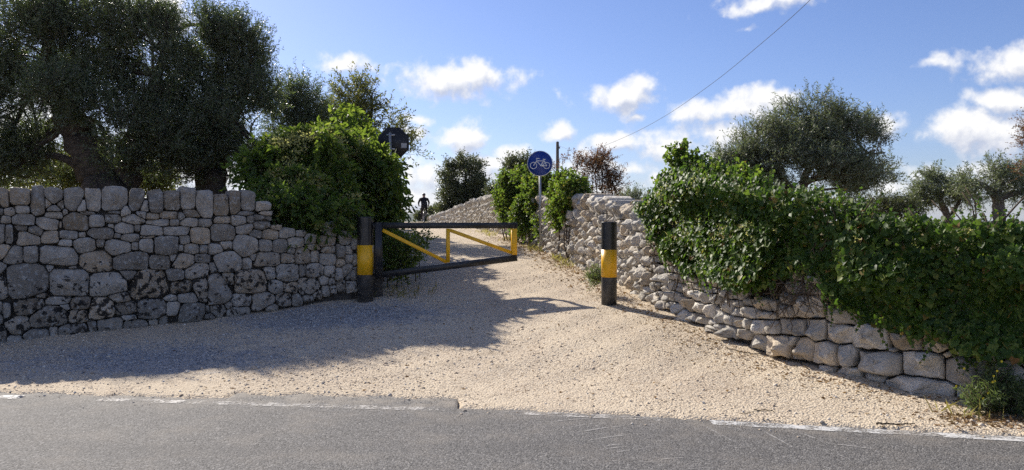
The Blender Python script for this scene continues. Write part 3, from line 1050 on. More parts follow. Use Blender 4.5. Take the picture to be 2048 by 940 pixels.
# ---- the pale wall on the right, by the road
NW = Wall([(10.0, 4.55), (7.5, 5.35), (5.6, 5.95), (4.6, 6.25), (3.86, 6.72), (3.3, 7.42), (2.82, 8.2), (2.5, 9.2), (2.27, 10.2), (2.05, 11.2), (1.90, 12.3)], -1)
R1 = [(15,240,30,60),(60,255,95,85),(45,335,35,55),(85,385,52,42),(72,330,30,55),(103,345,28,38),(137,340,50,45),(165,388,95,78),(112,440,45,40),(72,425,40,38),(165,438,55,36),(208,442,50,48),(240,440,25,40),(28,395,55,60),(20,430,40,40),(30,485,65,80),(97,482,58,50),(145,492,42,62),(178,475,35,35),(218,490,55,48),(255,500,45,48),(75,535,38,42),(30,550,50,45),(170,528,40,52),(208,542,50,50),(105,525,40,38),(130,548,50,35),(280,530,38,38),(318,535,28,38),(345,508,45,50),(295,495,45,28),(405,515,60,45),(435,525,80,40),
 (100,578,48,42),(140,592,35,52),(185,590,62,58),(253,565,62,75),(305,582,60,62),(355,600,62,68),(372,548,78,35),(412,600,60,50),(470,570,70,60),(530,580,68,55),(85,605,40,36),(240,612,50,50),(110,630,48,40),(160,634,48,40),(205,648,55,50),(275,640,60,85),(328,652,62,65),(380,665,60,85),(430,690,62,85),(462,640,80,78),(527,628,52,36),(585,622,68,40),(670,635,95,62),(600,680,105,70),(525,675,72,50),(690,692,105,45),(60,595,40,50),(10,590,30,50),
 (245,690,50,50),(290,695,45,40),(335,712,55,48),(392,728,65,32),(480,720,50,55),(532,735,62,65),(587,738,48,60),(642,755,80,85),(718,758,75,90),(830,762,142,105),(488,778,80,55),(567,790,92,48),(430,760,60,40),(645,835,100,80),(757,855,135,108),(888,870,130,125),(960,780,115,120),(795,670,80,75),(745,650,50,60),(910,640,150,120),(800,610,60,60),(865,480,60,50),(955,505,90,45),(910,550,60,60),(850,540,90,80),(1000,570,70,60),
 (1020,905,140,145),(1085,795,150,120),(1110,700,150,95),(1135,905,90,110),(840,830,35,50),(400,770,60,30),(15,300,30,50),(5,350,30,45),(60,290,60,35)]
R2 = [(208,565,140,95),(345,588,130,62),(470,590,115,75),(600,620,115,45),(250,668,145,115),(415,675,180,112),(592,705,175,125),(295,612,20,18),(520,632,35,24),(410,765,285,75),(585,785,70,40),(690,755,60,50),(125,705,110,35),(765,710,130,130),(720,640,60,50),(700,790,100,40),(20,690,50,30),(210,720,90,30),(790,800,80,40)]
nw = thing("dry_stone_wall", "pale limestone dry stone wall under the mass of ivy, with the largest blocks beside the road", "wall", (3.2, 7.6, 0), "dry stone walls")
S = from_px(NW, R1, 2.764, 1280, 380) + from_px(NW, R2, 2.044, 1640, 400)
u_end = NW.s[-1]
uL = NW.px(1283, 520)[0]
S2 = rubble(uL + .02, u_end - .03, lambda u: float(terrain(*NW.map(np.array(u), 0.)[:2])), lambda u: 1.52, (.14, .36), (.11, .24))
uR = NW.px(2046, 600)[0]
S3 = courses(uR - 2.2, uR - .1, lambda u: -.05, lambda u: .55, (.3, .42), (.35, .6))
S = S + S2 + S3
NEAR_N = len(S)


def keep_near(s):
    return s[1] > float(terrain(*NW.map(np.array(s[0]), 0.)[:2])) - .12


lay(NW, S, M['stone_pale'], nw, back=.16, bulge=.40, rugged=.04, tilt=.38, prouds=(-.03, .035), smooth=False, maxn=11, rounds=0, gap=.009, keep=keep_near, angular=True, e=.5)
wall_core(NW, lambda u: np.interp(u, [0, u_end - 1, u_end], [1.25, 1.38, 1.40]), .55, M['core_pale'], nw, front=-.12)

# ---- the pale rubble wall along the path
PW = Wall([(2.02, 12.15), (1.72, 13.6), (1.35, 15.4), (.95, 17.6), (.55, 20.0), (.15, 23.0), (-.5, 27.0), (-1.5, 32.0), (-2.9, 37.0), (-4.6, 42.0)], 1)
PW.N = -PW.N if PW.N[0][0] > 0 else PW.N
pw = thing("dry_stone_wall", "pale rubble dry stone wall climbing along the path behind the round bicycle sign", "wall", (1.4, 15, .6), "dry stone walls")


def zg_p(u):
    q = PW.map(np.asarray(u, float), 0.)
    return terrain(q[..., 0], q[..., 1])


def zt_p(u):
    return np.interp(u, [0, 1.4, 2.6, 6, 11, 16, 21, 26, 31.5], [1.64, 1.80, 1.90, 2.00, 2.25, 2.40, 2.32, 2.0, 1.60])


S = rubble(.02, 8.5, lambda u: float(zg_p(u)), lambda u: float(zt_p(u)) - .14, (.11, .27), (.10, .20))
# upright coping stones
u = .05
cap = []
while u < 8.5:
    w = rng.uniform(.16, .36)
    cap.append((u + w / 2, float(zt_p(u)) + rng.uniform(-.06, .05), w, rng.uniform(.20, .36)))
    u += w
S = [s for s in S if s[1] + s[3] / 2 < float(zt_p(s[0])) - .04] + cap
lay(PW, S, M['stone_pale'], pw, back=.14, bulge=.38, rugged=.045, tilt=.42, prouds=(-.04, .045), smooth=False, maxn=9, rounds=0, gap=.006, angular=True, e=.6,
    backs=lambda s: .5 if s[1] > float(zt_p(s[0])) - .12 else .14)
# farther on the stones are too small to pick apart: one part
S = rubble(8.5, 31, lambda u: float(zg_p(u)), lambda u: float(zt_p(u)) - .10, (.14, .32), (.12, .22))
u = 8.5
while u < 31:
    w = rng.uniform(.2, .36)
    S.append((u + w / 2, float(zt_p(u)) + .02, w, rng.uniform(.22, .32)))
    u += w
lay(PW, S, M['stone_pale'], pw, back=.14, bulge=.30, rugged=.03, tilt=.35, prouds=(-.035, .04), smooth=False, maxn=8, rounds=0, limit=0, gap=.006, angular=True, e=.6)
wall_core(PW, lambda u: zt_p(u) - .12, .55, M['core_pale'], pw)


# ------------------------------------------------------------------ bollards, gate, signs
def bollard(c, r, bands, label):
    b = thing("bollard", label, "bollard", c, "black and yellow bollards at the gate")
    (z0, z1, z2, z3) = bands
    V, Fc = lathe(c, [(0, -.15), (r, -.15), (r, z1 - z0)], 40)
    mk("lower_tube", V, Fc, M['black_dull'], b, True)
    V, Fc = lathe(c, [(r - .01, z1 - z0), (r + .0015, z1 - z0), (r + .0015, z2 - z0), (r - .01, z2 - z0)], 40)
    mk("yellow_band", V, Fc, M['yellow'], b, False)
    V, Fc = lathe(c, [(r, z2 - z0), (r, z3 - z0 - .012)], 40)
    mk("upper_tube", V, Fc, M['black'], b, True)
    V, Fc = lathe(c, [(r + .006, z3 - z0 - .014), (r + .006, z3 - z0 - .002), (r + .002, z3 - z0 + .002), (0, z3 - z0 + .004)], 40)
    mk("cap", V, Fc, M['black'], b, False)
    return b


LB = gpt(731, 603)
RB = gpt(1218, 609)
zz = lambda y, c: at(1024, y, c[1])[2]
bollard(LB, 32 * LB[1] / F / 2, (LB[2], zz(549, LB), zz(490, LB), zz(434, LB)), "black bollard with yellow band that carries the gate, by the lichened wall")
bollard(RB, 31 * RB[1] / F / 2, (RB[2], zz(554, RB), zz(499, RB), zz(444, RB)), "black bollard with yellow band standing alone on the gravel before the pale wall")

GY0, GY1 = LB[1] - .02, LB[1] + .42


def gp(x, y):
    """a point of the gate's plane at photo pixel x, y"""
    a, b = np.array([(757 - 1024) / F * GY0, GY0]), np.array([(1028 - 1024) / F * GY1, GY1])
    r = ray(x, y)
    d = b - a
    den = r[0] * d[1] - r[1] * d[0]
    tt = (a[0] * d[1] - a[1] * d[0]) / den
    return np.array([0, 0, CH]) + r * tt


g = thing("barrier_gate", "tapered black steel gate with yellow braces half open on the left bollard", "gate", gp(757, 556) * [1, 1, 0] + [0, 0, LB[2]])
px = GY0 / F
gn = nrm(np.cross(gp(1028, 450) - gp(757, 450), [0, 0, 1]))
T = .075
mk("hinge_stile", *bar(gp(757, 557.5), gp(757, 444.5), 14 * px, T, up=gn), M['black'], g)
mk("top_rail", *bar(gp(764.5, 451), gp(1034.5, 451), T, 12 * px), M['black'], g)
mk("bottom_rail", *bar(gp(764.5, 549), gp(1033.5, 515.5), T, 13 * px), M['black'], g)
mk("end_stile", *bar(gp(1028, 509.5), gp(1028, 457.3), 11.5 * px, T, up=gn), M['yellow'], g)
mk("middle_stile", *bar(gp(896, 525.0), gp(896, 457.3), 7.5 * px, T * .8, up=gn), M['yellow'], g)
mk("brace", *bar(gp(765, 460), gp(893, 524), T * .7, 7.0 * px), M['yellow'], g)
mk("brace", *bar(gp(900, 460.5), gp(1022, 505), T * .7, 7.0 * px), M['yellow'], g)
for y in (452, 545):
    mb = MB()
    p = gp(750, y)
    q = np.array([LB[0] + .12, LB[1], p[2]])
    mb.add(*bar(q, p + (p - q) * .1, .05, .06))
    mb.add(*lathe((p + q) / 2 + [0, 0, -.05], [(0, 0), (.022, 0), (.022, .10), (0, .10)], 12))
    mb.build("hinge", M['black'], g)

# round bicycle sign
SB = gpt(1081, 502)
sd = SB[1]
sg = thing("bicycle_sign", "round blue cycle path sign with a white bicycle on a thin steel post", "sign", SB)
cen = at(1080, 327, sd)
R = 25.5 * sd / F
yaw = nrm(np.array([cen[0], cen[1], 0]) - np.array([0, 0, 0]))
fwd = np.array([0.0, -1.0, 0.0])
rt, upv = np.array([1.0, 0, 0]), np.array([0, 0, 1.0])
V, Fc = tube([SB - [0, 0, .2], cen + [0, .05, R * .75]], .028, 14)
mk("post", V, Fc, M['steel'], sg, True)


def disc(c, r, y0, y1, sides, rot=0.0):
    a = np.linspace(0, 2 * np.pi, sides, endpoint=False) + rot
    f = c + fwd * y1 + np.cos(a)[:, None] * r * rt + np.sin(a)[:, None] * r * upv
    b = c + fwd * y0 + np.cos(a)[:, None] * r * rt + np.sin(a)[:, None] * r * upv
    j = np.arange(sides)
    k = (j + 1) % sides
    return np.concatenate([f, b]), [np.stack([j, sides + j, sides + k, k], -1), np.array([list(j), list(sides + j[::-1])])]


V, Fc = disc(cen, R, .0, .012, 48)
mk("plate", V, Fc, M['white'], sg)
V, Fc = disc(cen, R * .955, .0125, .0165, 48)
mk("blue_face", V, Fc, M['sign_blue'], sg)
sy = MB()
UN = R / 320


SO = [.019]


def sp(x, y, o=None):
    o = SO[0] if o is None else o
    return cen + rt * ((x - 445) * UN) + upv * ((460 - y) * UN) + fwd * o


def stroke(pts, w, closed=False):
    SO[0] += .0004
    P = np.array([sp(*q) for q in pts])
    if closed:
        T_ = nrm(np.roll(P, -1, 0) - np.roll(P, 1, 0))
    else:
        T_ = nrm(np.gradient(P, axis=0))
    Nn = np.cross(T_, fwd)
    a, b = P + Nn * w * UN / 2, P - Nn * w * UN / 2
    n = len(P)
    V = np.concatenate([a, b, a - fwd * .003, b - fwd * .003])
    i = np.arange(n if closed else n - 1)
    j = (i + 1) % n
    sy.add(V, [np.stack([i, j, n + j, n + i], -1), np.stack([i, 2 * n + i, 2 * n + j, j], -1), np.stack([n + i, n + j, 3 * n + j, 3 * n + i], -1)])


W_ = 20
for (cx, cy, r) in ((280, 512, 80), (610, 510, 78)):
    stroke([(cx + r * math.cos(a), cy + r * math.sin(a)) for a in np.linspace(0, 2 * np.pi, 33)[:-1]], 17, True)
for pts in (((280, 516), (368, 385), (350, 335), (428, 335)), ((360, 395), (540, 395)), ((450, 522), (545, 388), (550, 360)), ((515, 352), (588, 360)),
            ((545, 388), (612, 516)), ((450, 518), (612, 518)), ((362, 408), (460, 505))):
    stroke(pts, W_)
stroke([(470, 506), (540, 506)], 34)
sy.build("bicycle_symbol", M['white'], sg)
for dz in (-.45, .45):
    mk("bracket", *bar(cen + upv * R * dz + rt * -.09 + [0, .012, 0], cen + upv * R * dz + rt * .09 + [0, .012, 0], .02, .035), M['steel'], sg)

# the back of the octagonal stop sign
cd = 14.7
cen2 = at(787, 286, cd)
base2 = np.array([cen2[0] - .03, cen2[1] - .04, float(terrain(cen2[0], cen2[1]))])
ss_ = thing("stop_sign", "dark back of an octagonal road sign rising over the creeper hedge", "sign", base2)
a = np.linspace(0, 2 * np.pi, 8, endpoint=False) + np.pi / 8
R2_ = 33.5 * cd / F
V, Fc = disc(cen2, R2_, -.006, .006, 8, np.pi / 8)
mk("plate", V, Fc, M['sign_back'], ss_)
V, Fc = disc(cen2 + [0, .0, 0], R2_ * .98, -.011, -.007, 8, np.pi / 8)
mk("front_face", V, Fc, M['red_sheet'], ss_)
pp = at(781, 286, cd)
V, Fc = tube([base2 - [0, 0, .2], [pp[0], cen2[1] - .045, cen2[2] + 20 * cd / F]], .028, 12)
mk("post", V, Fc, M['steel'], ss_, True)
for dy in (16, -12):
    c = cen2 + upv * dy * cd / F
    mk("bracket", *bar(c + rt * (-14 * cd / F) + fwd * .012, c + rt * (3 * cd / F) + fwd * .012, .012, .028), M['steel'], ss_)
s0 = at(808, 291, cd)
s0[1] = cen2[1] - .0075
w, h = 5.5 * cd / F, 4.6 * cd / F
mk("sticker", np.array([s0 + rt * w - upv * h, s0 + rt * w + upv * h, s0 - rt * w + upv * h, s0 - rt * w - upv * h]), np.array([[0, 1, 2, 3]]), M['sticker'], ss_)

# utility pole and its cable
pc = at(1115, 283, 52)
pb = np.array([pc[0], 52, float(terrain(pc[0], 52.))])
po = thing("utility_pole", "dark weathered utility pole standing behind the round bicycle sign", "pole", pb)
mk("mast", *lathe(pb, [(0, -.3), (.13, -.3), (.10, pc[2] - pb[2] - .05), (.05, pc[2] - pb[2]), (0, pc[2] - pb[2])], 12), M['pole_wood'], po, True)
mb = MB()
mb.add(*lathe(np.array([pc[0] + .14, 52, pc[2] - .5]), [(0, 0), (.03, .02), (.05, .06), (.03, .1), (.05, .14), (0, .18)], 10))
mb.add(*bar([pc[0], 52, pc[2] - .45], [pc[0] + .16, 52, pc[2] - .45], .04, .04))
mb.build("insulator", M['steel'], po)
ctl = [(1118, 291, 52), (1140, 299, 48), (1180, 300, 42.5), (1250, 274, 36.2), (1330, 232, 30.8), (1420, 170, 26.6), (1500, 106, 23.5), (1620, 0, 20), (1800, -190, 16), (2300, -700, 11)]
C_ = np.array([at(*c) for c in ctl])
t0 = np.linspace(0, len(C_) - 1, 90)
W2 = []
for q in t0:
    k = min(int(q), len(C_) - 2)
    s = q - k
    a_, b_, c_, d_ = C_[max(k - 1, 0)], C_[k], C_[k + 1], C_[min(k + 2, len(C_) - 1)]
    W2.append(.5 * ((2 * b_) + (c_ - a_) * s + (2 * a_ - 5 * b_ + 4 * c_ - d_) * s * s + (3 * b_ - a_ - 3 * c_ + d_) * s ** 3))
V, Fc = tube(np.array(W2), .0075, 5)
tag(mk("overhead_cable", V, Fc, M['cable']), "thin black overhead cable sagging across the sky to the utility pole", "cable")


# ------------------------------------------------------------------ plants
def gaps(p, k=5.5, seed=0):
    r = np.random.default_rng(seed)
    f = np.zeros(len(p))
    for _ in range(6):
        w = r.standard_normal(3)
        w = w / np.linalg.norm(w) * k * r.uniform(.6, 1.5)
        f += np.sin(p @ w + r.uniform(0, 6.28))
    return f / 6


def perp(D):
    a = rng.standard_normal(D.shape)
    return nrm(a - D * (a * D).sum(-1, keepdims=True))


def leaf4(P, D, N_, L, W):
    S_ = nrm(np.cross(D, N_))
    L, W = np.asarray(L)[..., None], np.asarray(W)[..., None]
    m_ = P + D * L * .45
    V = np.stack([P, m_ + S_ * W / 2, P + D * L - N_ * L * .06, m_ - S_ * W / 2], 1).reshape(-1, 3)
    return V, np.arange(len(V)).reshape(-1, 4)


def leaf6(P, D, N_, L, W, lobed=False):
    """a broad leaf folded along its midrib: two quads"""
    S_ = nrm(np.cross(D, N_))
    L, W = np.asarray(L)[..., None], np.asarray(W)[..., None]
    f = N_ * W * .13
    if lobed:
        V = np.stack([P + D * L * .12, P + S_ * W * .42 + f - D * L * .02, P + D * L * .42 + S_ * W * .5 + f, P + D * L - N_ * L * .14,
                      P + D * L * .42 - S_ * W * .5 + f, P - S_ * W * .42 + f - D * L * .02], 1).reshape(-1, 3)
    else:
        V = np.stack([P, P + D * L * .22 + S_ * W * .42 + f, P + D * L * .58 + S_ * W * .42 + f, P + D * L - N_ * L * .12,
                      P + D * L * .58 - S_ * W * .42 + f, P + D * L * .22 - S_ * W * .42 + f], 1).reshape(-1, 3)
    b = np.arange(len(P))[:, None] * 6
    return V, np.concatenate([b + np.array([[0, 1, 2, 3]]), b + np.array([[0, 3, 4, 5]])])


def clump_list(cl, d0):
    """(px, py, rx, ry[, d[, rz factor]]) -> world centres and radii"""
    C, Rr = [], []
    for c in cl:
        d = c[4] if len(c) > 4 else d0
        C.append(at(c[0], c[1], d))
        rz = (c[5] if len(c) > 5 else .85) * c[2] * d / F
        Rr.append((c[2] * d / F, rz, c[3] * d / F))
    return np.array(C), np.array(Rr)


def ball_points(C, Rr, n, shell=.42, skin=False):
    wgt = (Rr[:, 0] * Rr[:, 2])
    idx = rng.choice(len(C), n, p=wgt / wgt.sum())
    u = nrm(rng.standard_normal((n, 3)))
    r = rng.random(n)[:, None] ** shell
    P = C[idx] + u * r * Rr[idx]
    if skin:
        inner = np.zeros(n, bool)
        for k in range(len(C)):
            inner |= (((P - C[k]) / Rr[k]) ** 2).sum(1) < .93 ** 2 * np.where(idx == k, .5, 1.)
        P, u, idx = P[~inner], u[~inner], idx[~inner]
    return P, nrm(u / Rr[idx]), idx


def sprays(C, Rr, ntw, nl, tl, ll, lw, up=.5, out=.8, rnd=.6, gap=-.18, gk=5.5, seed=0, broad=False, droop=0.0, shell=.42, spread=.85, zmin=None):
    B, O, _ = ball_points(C, Rr, int(ntw * 1.7), shell)
    ok = gaps(B, gk, seed) > gap
    if zmin is not None:
        ok &= B[:, 2] > zmin
    B, O = B[ok][:ntw], O[ok][:ntw]
    n = len(B)
    T_ = nrm(O * out + np.array([0, 0, up]) + rng.standard_normal((n, 3)) * rnd)
    Lt = tl * rng.uniform(.6, 1.3, n)
    k = (np.arange(nl) + .6) / nl
    bend = np.array([0, 0, -droop])
    P = B[:, None] + T_[:, None] * (Lt[:, None] * k)[..., None] + bend * (Lt[:, None] * k ** 2)[..., None]
    D = np.repeat(T_[:, None], nl, 1) + bend * k[None, :, None] * 1.5
    D = nrm(D)
    Sd = perp(D)
    D2 = nrm(D * (1 - spread * .5) + Sd * spread + rng.standard_normal(D.shape) * .2 + np.array([0, 0, -droop * .6]))
    Nn = nrm(perp(D2) + np.array([0, 0, .5]))
    Nn = nrm(Nn - D2 * (Nn * D2).sum(-1, keepdims=True))
    P, D2, Nn = P.reshape(-1, 3), D2.reshape(-1, 3), Nn.reshape(-1, 3)
    sc = rng.uniform(.7, 1.25, len(P))
    V, Fq = (leaf6 if broad else leaf4)(P, D2, Nn, ll * sc, lw * sc)
    # the twig itself: a thin three-sided spike
    A = perp(T_)
    Bv = np.cross(T_, A)
    r0 = .0045
    tip = B + T_ * Lt[:, None] + bend * Lt[:, None]
    tv = np.stack([B + A * r0, B - A * r0 * .5 + Bv * r0 * .87, B - A * r0 * .5 - Bv * r0 * .87, tip], 1).reshape(-1, 3)
    b = np.arange(n)[:, None] * 4
    tf = np.concatenate([b + np.array([[0, 1, 3]]), b + np.array([[1, 2, 3]]), b + np.array([[2, 0, 3]])])
    return (V, Fq), (tv, tf)


def curve(p0, p1, n=6, wobble=.08, sag=0.0):
    p0, p1 = np.asarray(p0, float), np.asarray(p1, float)
    L = np.linalg.norm(p1 - p0)
    s = np.linspace(0, 1, n)[:, None]
    P = p0 + (p1 - p0) * s + np.sin(s * np.pi) * rng.standard_normal((1, 3)) * L * wobble + rng.standard_normal((n, 3)) * L * wobble * .15 * np.sin(s * np.pi)
    P[:, 2] += sag * L * np.sin(s[:, 0] * np.pi)
    return P


def branches(mb, trunk_pts, C, Rr, r=.045, sub=5):
    tp = np.concatenate(trunk_pts)
    for c, rr in zip(C, Rr):
        d = np.linalg.norm(tp - c, axis=1) + np.where(tp[:, 2] > c[2], 1.0, 0) + np.where(tp[:, 2] < tp[:, 2].min() + .45 * np.ptp(tp[:, 2]), 3.0, 0)
        p0 = tp[np.argmin(d)]
        cv = curve(p0, c, 7, .10, .06)
        mb.add(*tube(cv, np.linspace(r, r * .5, 7), 6, .05))
        for _ in range(sub):
            q = c + nrm(rng.standard_normal(3) + [0, 0, .4]) * rr * .85
            p0 = cv[rng.integers(3, 7)]
            mb.add(*tube(curve(p0, q, 5, .12), np.linspace(r * .42, r * .12, 5), 5, .05))


def plant(name, label, cat, base, trunks, clumps, d, leaf, spray, twig_mat='twig', bark='bark', group=None, br=.045, sub=5, blossom=None, lobes=0):
    """trunks: [(px, py, radius px[, d])...] lists; clumps: ellipsoids of the crown"""
    bx = at(base[0], base[1], d)
    bz = float(terrain(bx[0], bx[1]))
    root = thing(name, label, cat, (bx[0], bx[1], bz), group)
    C, Rr = clump_list(clumps, d)
    C0, R0 = C, Rr
    if lobes:
        # smaller lobes on the clumps' surface break the outline
        ii = np.repeat(np.arange(len(C)), lobes)
        uu_ = nrm(rng.standard_normal((len(ii), 3)) + [0, -.2, .25])
        C = np.concatenate([C, C[ii] + uu_ * Rr[ii] * .92])
        Rr = np.concatenate([Rr * .93, Rr[ii] * rng.uniform(.22, .42, (len(ii), 1))])
    mb = MB()
    tps = []
    for tr in trunks:
        P = np.array([at(q[0], q[1], q[3] if len(q) > 3 else d) for q in tr])
        rad = np.array([q[2] * d / F for q in tr])
        s = np.linspace(0, len(P) - 1, (len(P) - 1) * 5 + 1)
        Pi = np.stack([np.interp(s, np.arange(len(P)), P[:, k]) for k in range(3)], -1)
        ker = np.array([1, 2, 3, 2, 1]) / 9.
        for k in range(3):
            Pi[2:-2, k] = np.convolve(Pi[:, k], ker, 'valid')
        ri = np.interp(s, np.arange(len(P)), rad)
        Pi[1:-1] += rng.standard_normal((len(Pi) - 2, 3)) * ri[1:-1, None] * .08
        mb.add(*tube(Pi, ri, 12, .09))
        tps.append(Pi)
    if not tps:
        # stems rise from the ground under each clump
        for c in C0:
            p0 = np.array([c[0] + rng.uniform(-.15, .15), c[1] + rng.uniform(0, .2), float(terrain(c[0], c[1])) - .1])
            cv = curve(p0, c, 6, .06)
            mb.add(*tube(cv, np.linspace(br, br * .5, 6), 6, .05))
            tps.append(cv)
            mb.add(*tube(np.array([[bx[0], bx[1], bz - .3], (np.array([bx[0], bx[1], bz - .35]) + p0 - [0, 0, .1]) / 2, p0 + [0, 0, .02]]), [br, br, br], 6))
    else:
        # carry the trunk down into the ground
        p = tps[0][0]
        if p[2] > bz:
            r0 = trunks[0][0][2] * d / F
            mb.add(*tube(np.array([[p[0], p[1], bz - .2], [p[0], p[1], (bz + p[2]) / 2], p + [0, 0, .05]]), [r0 * 1.35, r0 * 1.12, r0], 12, .07))
    branches(mb, tps, C0, R0, br, sub)
    sp_ = dict(spray)
    sp_.setdefault('seed', int(base[0]))
    lf, tw = sprays(C, Rr, **sp_)
    crown = mk("crown" if trunks else "foliage", lf[0], lf[1], leaf, root)
    mk("twigs", tw[0], tw[1], M[twig_mat], root)
    mb.build("trunk" if trunks else "stems", M[bark], root, True)
    if blossom:
        B, O, _ = ball_points(C, Rr * 1.06, blossom * 9, .08, True)
        ok = (gaps(B, 6., 5) > -.05) & (O[:, 2] > -.3) & (O[:, 1] < .5)
        B = B[ok][:blossom]
        n = len(B)
        P = np.repeat(B, 14, 0) + rng.standard_normal((n * 14, 3)) * [.05, .05, .045]
        D = nrm(rng.standard_normal(P.shape) + [0, 0, .6])
        Nn = perp(D)
        V, Fq = leaf4(P, D, Nn, np.full(len(P), .046), np.full(len(P), .034))
        tag(mk("blossom", V, Fq, M['blossom'], root), kind=None)
    return root


OL = dict(nl=20, tl=.48, ll=.075, lw=.019, up=.8, out=.7, rnd=.5)
# big olive on the left
plant("olive_tree", "large old olive tree with thick forked trunk behind the grey wall", "tree", (232, 400),
      [[(232, 412, 50), (205, 350, 43), (165, 290, 35), (135, 225, 27), (108, 140, 17), (90, 80, 8), (85, 40, 2)],
       [(228, 400, 36), (250, 340, 25), (268, 285, 22), (296, 205, 15), (322, 130, 8), (335, 60, 2)],
       [(200, 388, 9), (160, 335, 8), (122, 310, 7), (62, 312, 5), (10, 300, 3)],
       [(140, 225, 20), (80, 170, 13), (10, 120, 9), (-50, 90, 5)]],
      [(70, 72, 120, 82), (200, 62, 115, 70), (-60, 150, 120, 100), (60, 190, 100, 85), (195, 165, 105, 85), (300, 95, 80, 80), (-60, 290, 110, 80), (20, 270, 85, 60),
       (285, 220, 75, 70), (330, 170, 55, 80), (120, 20, 115, 45), (270, 45, 70, 42), (335, 52, 38, 32), (90, 120, 110, 80), (225, 235, 60, 52, 15.6), (330, 265, 55, 42, 16), (300, 300, 40, 40, 17.4), (40, 330, 80, 36), (120, 190, 60, 60, 15.3), (225, 300, 30, 32, 17.5), (10, 340, 90, 36), (245, 325, 46, 34, 15.9), (100, 300, 46, 40, 17.2), (325, 335, 46, 30, 16.8), (255, 130, 60, 50)], 16.5, M['olive'],
      dict(OL, ntw=9800, gap=-.23, gk=4.2), group="olive trees", br=.07, sub=7, lobes=3)
plant("olive_tree", "dark olive tree with short thick trunk between forked olive and creeper hedge", "tree", (420, 400),
      [[(420, 412, 33), (424, 345, 27), (430, 285, 21), (422, 210, 16), (440, 120, 8), (450, 40, 2)],
       [(430, 285, 17), (470, 230, 12), (500, 165, 5), (510, 120, 1.5)], [(424, 345, 16), (380, 290, 11), (350, 230, 7)]],
      [(425, 92, 72, 64), (490, 110, 50, 62), (515, 155, 32, 50), (400, 170, 85, 80), (475, 205, 70, 70), (385, 265, 75, 52), (500, 270, 62, 62), (360, 60, 42, 34), (440, 300, 95, 42),
       (345, 300, 55, 32), (425, 48, 36, 26), (530, 320, 40, 40), (445, 355, 60, 24), (370, 330, 35, 22), (425, 250, 50, 60, 16.6), (365, 130, 40, 50), (380, 340, 55, 30, 16.6)], 17.5, M['olive'],
      dict(OL, ntw=5800, gap=-.23, gk=4.4), group="olive trees", br=.055, sub=6, lobes=3)
plant("olive_tree", "small olive tree top showing between the dark olive and the leggy almond tree", "tree", (600, 400),
      [[(600, 420, 12), (600, 330, 9), (602, 260, 6)]],
      [(595, 195, 40, 38), (622, 232, 38, 40), (565, 235, 40, 45), (600, 280, 60, 45), (550, 190, 18, 28), (645, 265, 30, 30)], 20, M['olive'],
      dict(OL, ntw=1300, gap=-.25, gk=4), group="olive trees", br=.04)
plant("almond_tree", "leggy yellowish green almond tree with open twigs behind the octagonal sign", "tree", (715, 420),
      [[(715, 430, 8), (712, 340, 7), (705, 290, 5)], [(712, 320, 5), (740, 260, 3.5), (745, 200, 2.5)], [(712, 320, 5), (690, 250, 3), (680, 200, 2)]],
      [(712, 210, 48, 42), (690, 255, 52, 38), (748, 240, 45, 45), (790, 270, 32, 22), (715, 175, 22, 20), (660, 245, 34, 34), (745, 185, 22, 22), (700, 290, 70, 30), (820, 300, 18, 14), (765, 210, 22, 20)],
      24, M['almond'], dict(ntw=1150, nl=14, tl=.55, ll=.105, lw=.036, up=.7, out=.9, rnd=.5, gap=-.14, gk=4), br=.03, sub=7)
HD = dict(nl=10, tl=.34, ll=.11, lw=.05, up=.25, out=1.0, rnd=.6, gap=-.16, gk=5.0, broad=True, droop=.5, shell=.3, spread=.75)
plant("creeper_hedge", "bushy green creeper with pale blossom spilling over the end of the grey wall", "hedge", (650, 470), [],
      [(560, 335, 52, 55, 12.9), (622, 310, 66, 48, 13.2), (688, 312, 58, 42, 14.2), (728, 338, 42, 38, 15.2), (590, 385, 68, 50, 12.6), (655, 375, 74, 62, 13.2, .6), (715, 375, 44, 54, 14.2, .5), (730, 385, 48, 60, 15.0),
       (522, 325, 28, 36, 13), (575, 415, 52, 36, 12.0, .9), (640, 430, 58, 32, 12.1, .9), (700, 428, 42, 36, 12.7, .7), (757, 365, 20, 52, 15.6), (748, 450, 18, 48, 15.0), (690, 296, 30, 24, 14.2), (655, 282, 36, 22, 13.6), (772, 395, 24, 60, 14.0, .5), (765, 335, 24, 26, 14.0, .5), (770, 440, 14, 40, 14.0, .5)],
      13.2, M['hedge'], dict(HD, ntw=4600, zmin=1.15), blossom=750, br=.03, lobes=4)
hc = []
for k, d in enumerate((15.6, 17.2, 19.2, 21.4, 23.8, 26.5, 29.5, 33)):
    X0 = (742 - 12 * (k % 2)) if k < 4 else 740
    hh = (2.7, 2.9, 3.3, 2.2, 3.2, 3.4, 2.6, 2.6)[k]
    xw = (X0 - 1024) / F * d - .55
    zg = float(terrain(xw, d))
    yy = 470 + 0 * d
    top, bot = 442 - (zg + hh - CH) * F / d, 442 - (zg - .1 - CH) * F / d
    hc.append((1024 + xw * F / d, (top + bot) / 2, 1.0 * F / d, (bot - top) / 2, d, 1.3))
plant("creeper_hedge", "dense green hedge running up the left side of the path behind the gate post", "hedge", (760, 470), [], hc, 16, M['hedge'],
      dict(HD, ntw=5200, ll=.14, lw=.08, gap=-.40), br=.03, lobes=2)
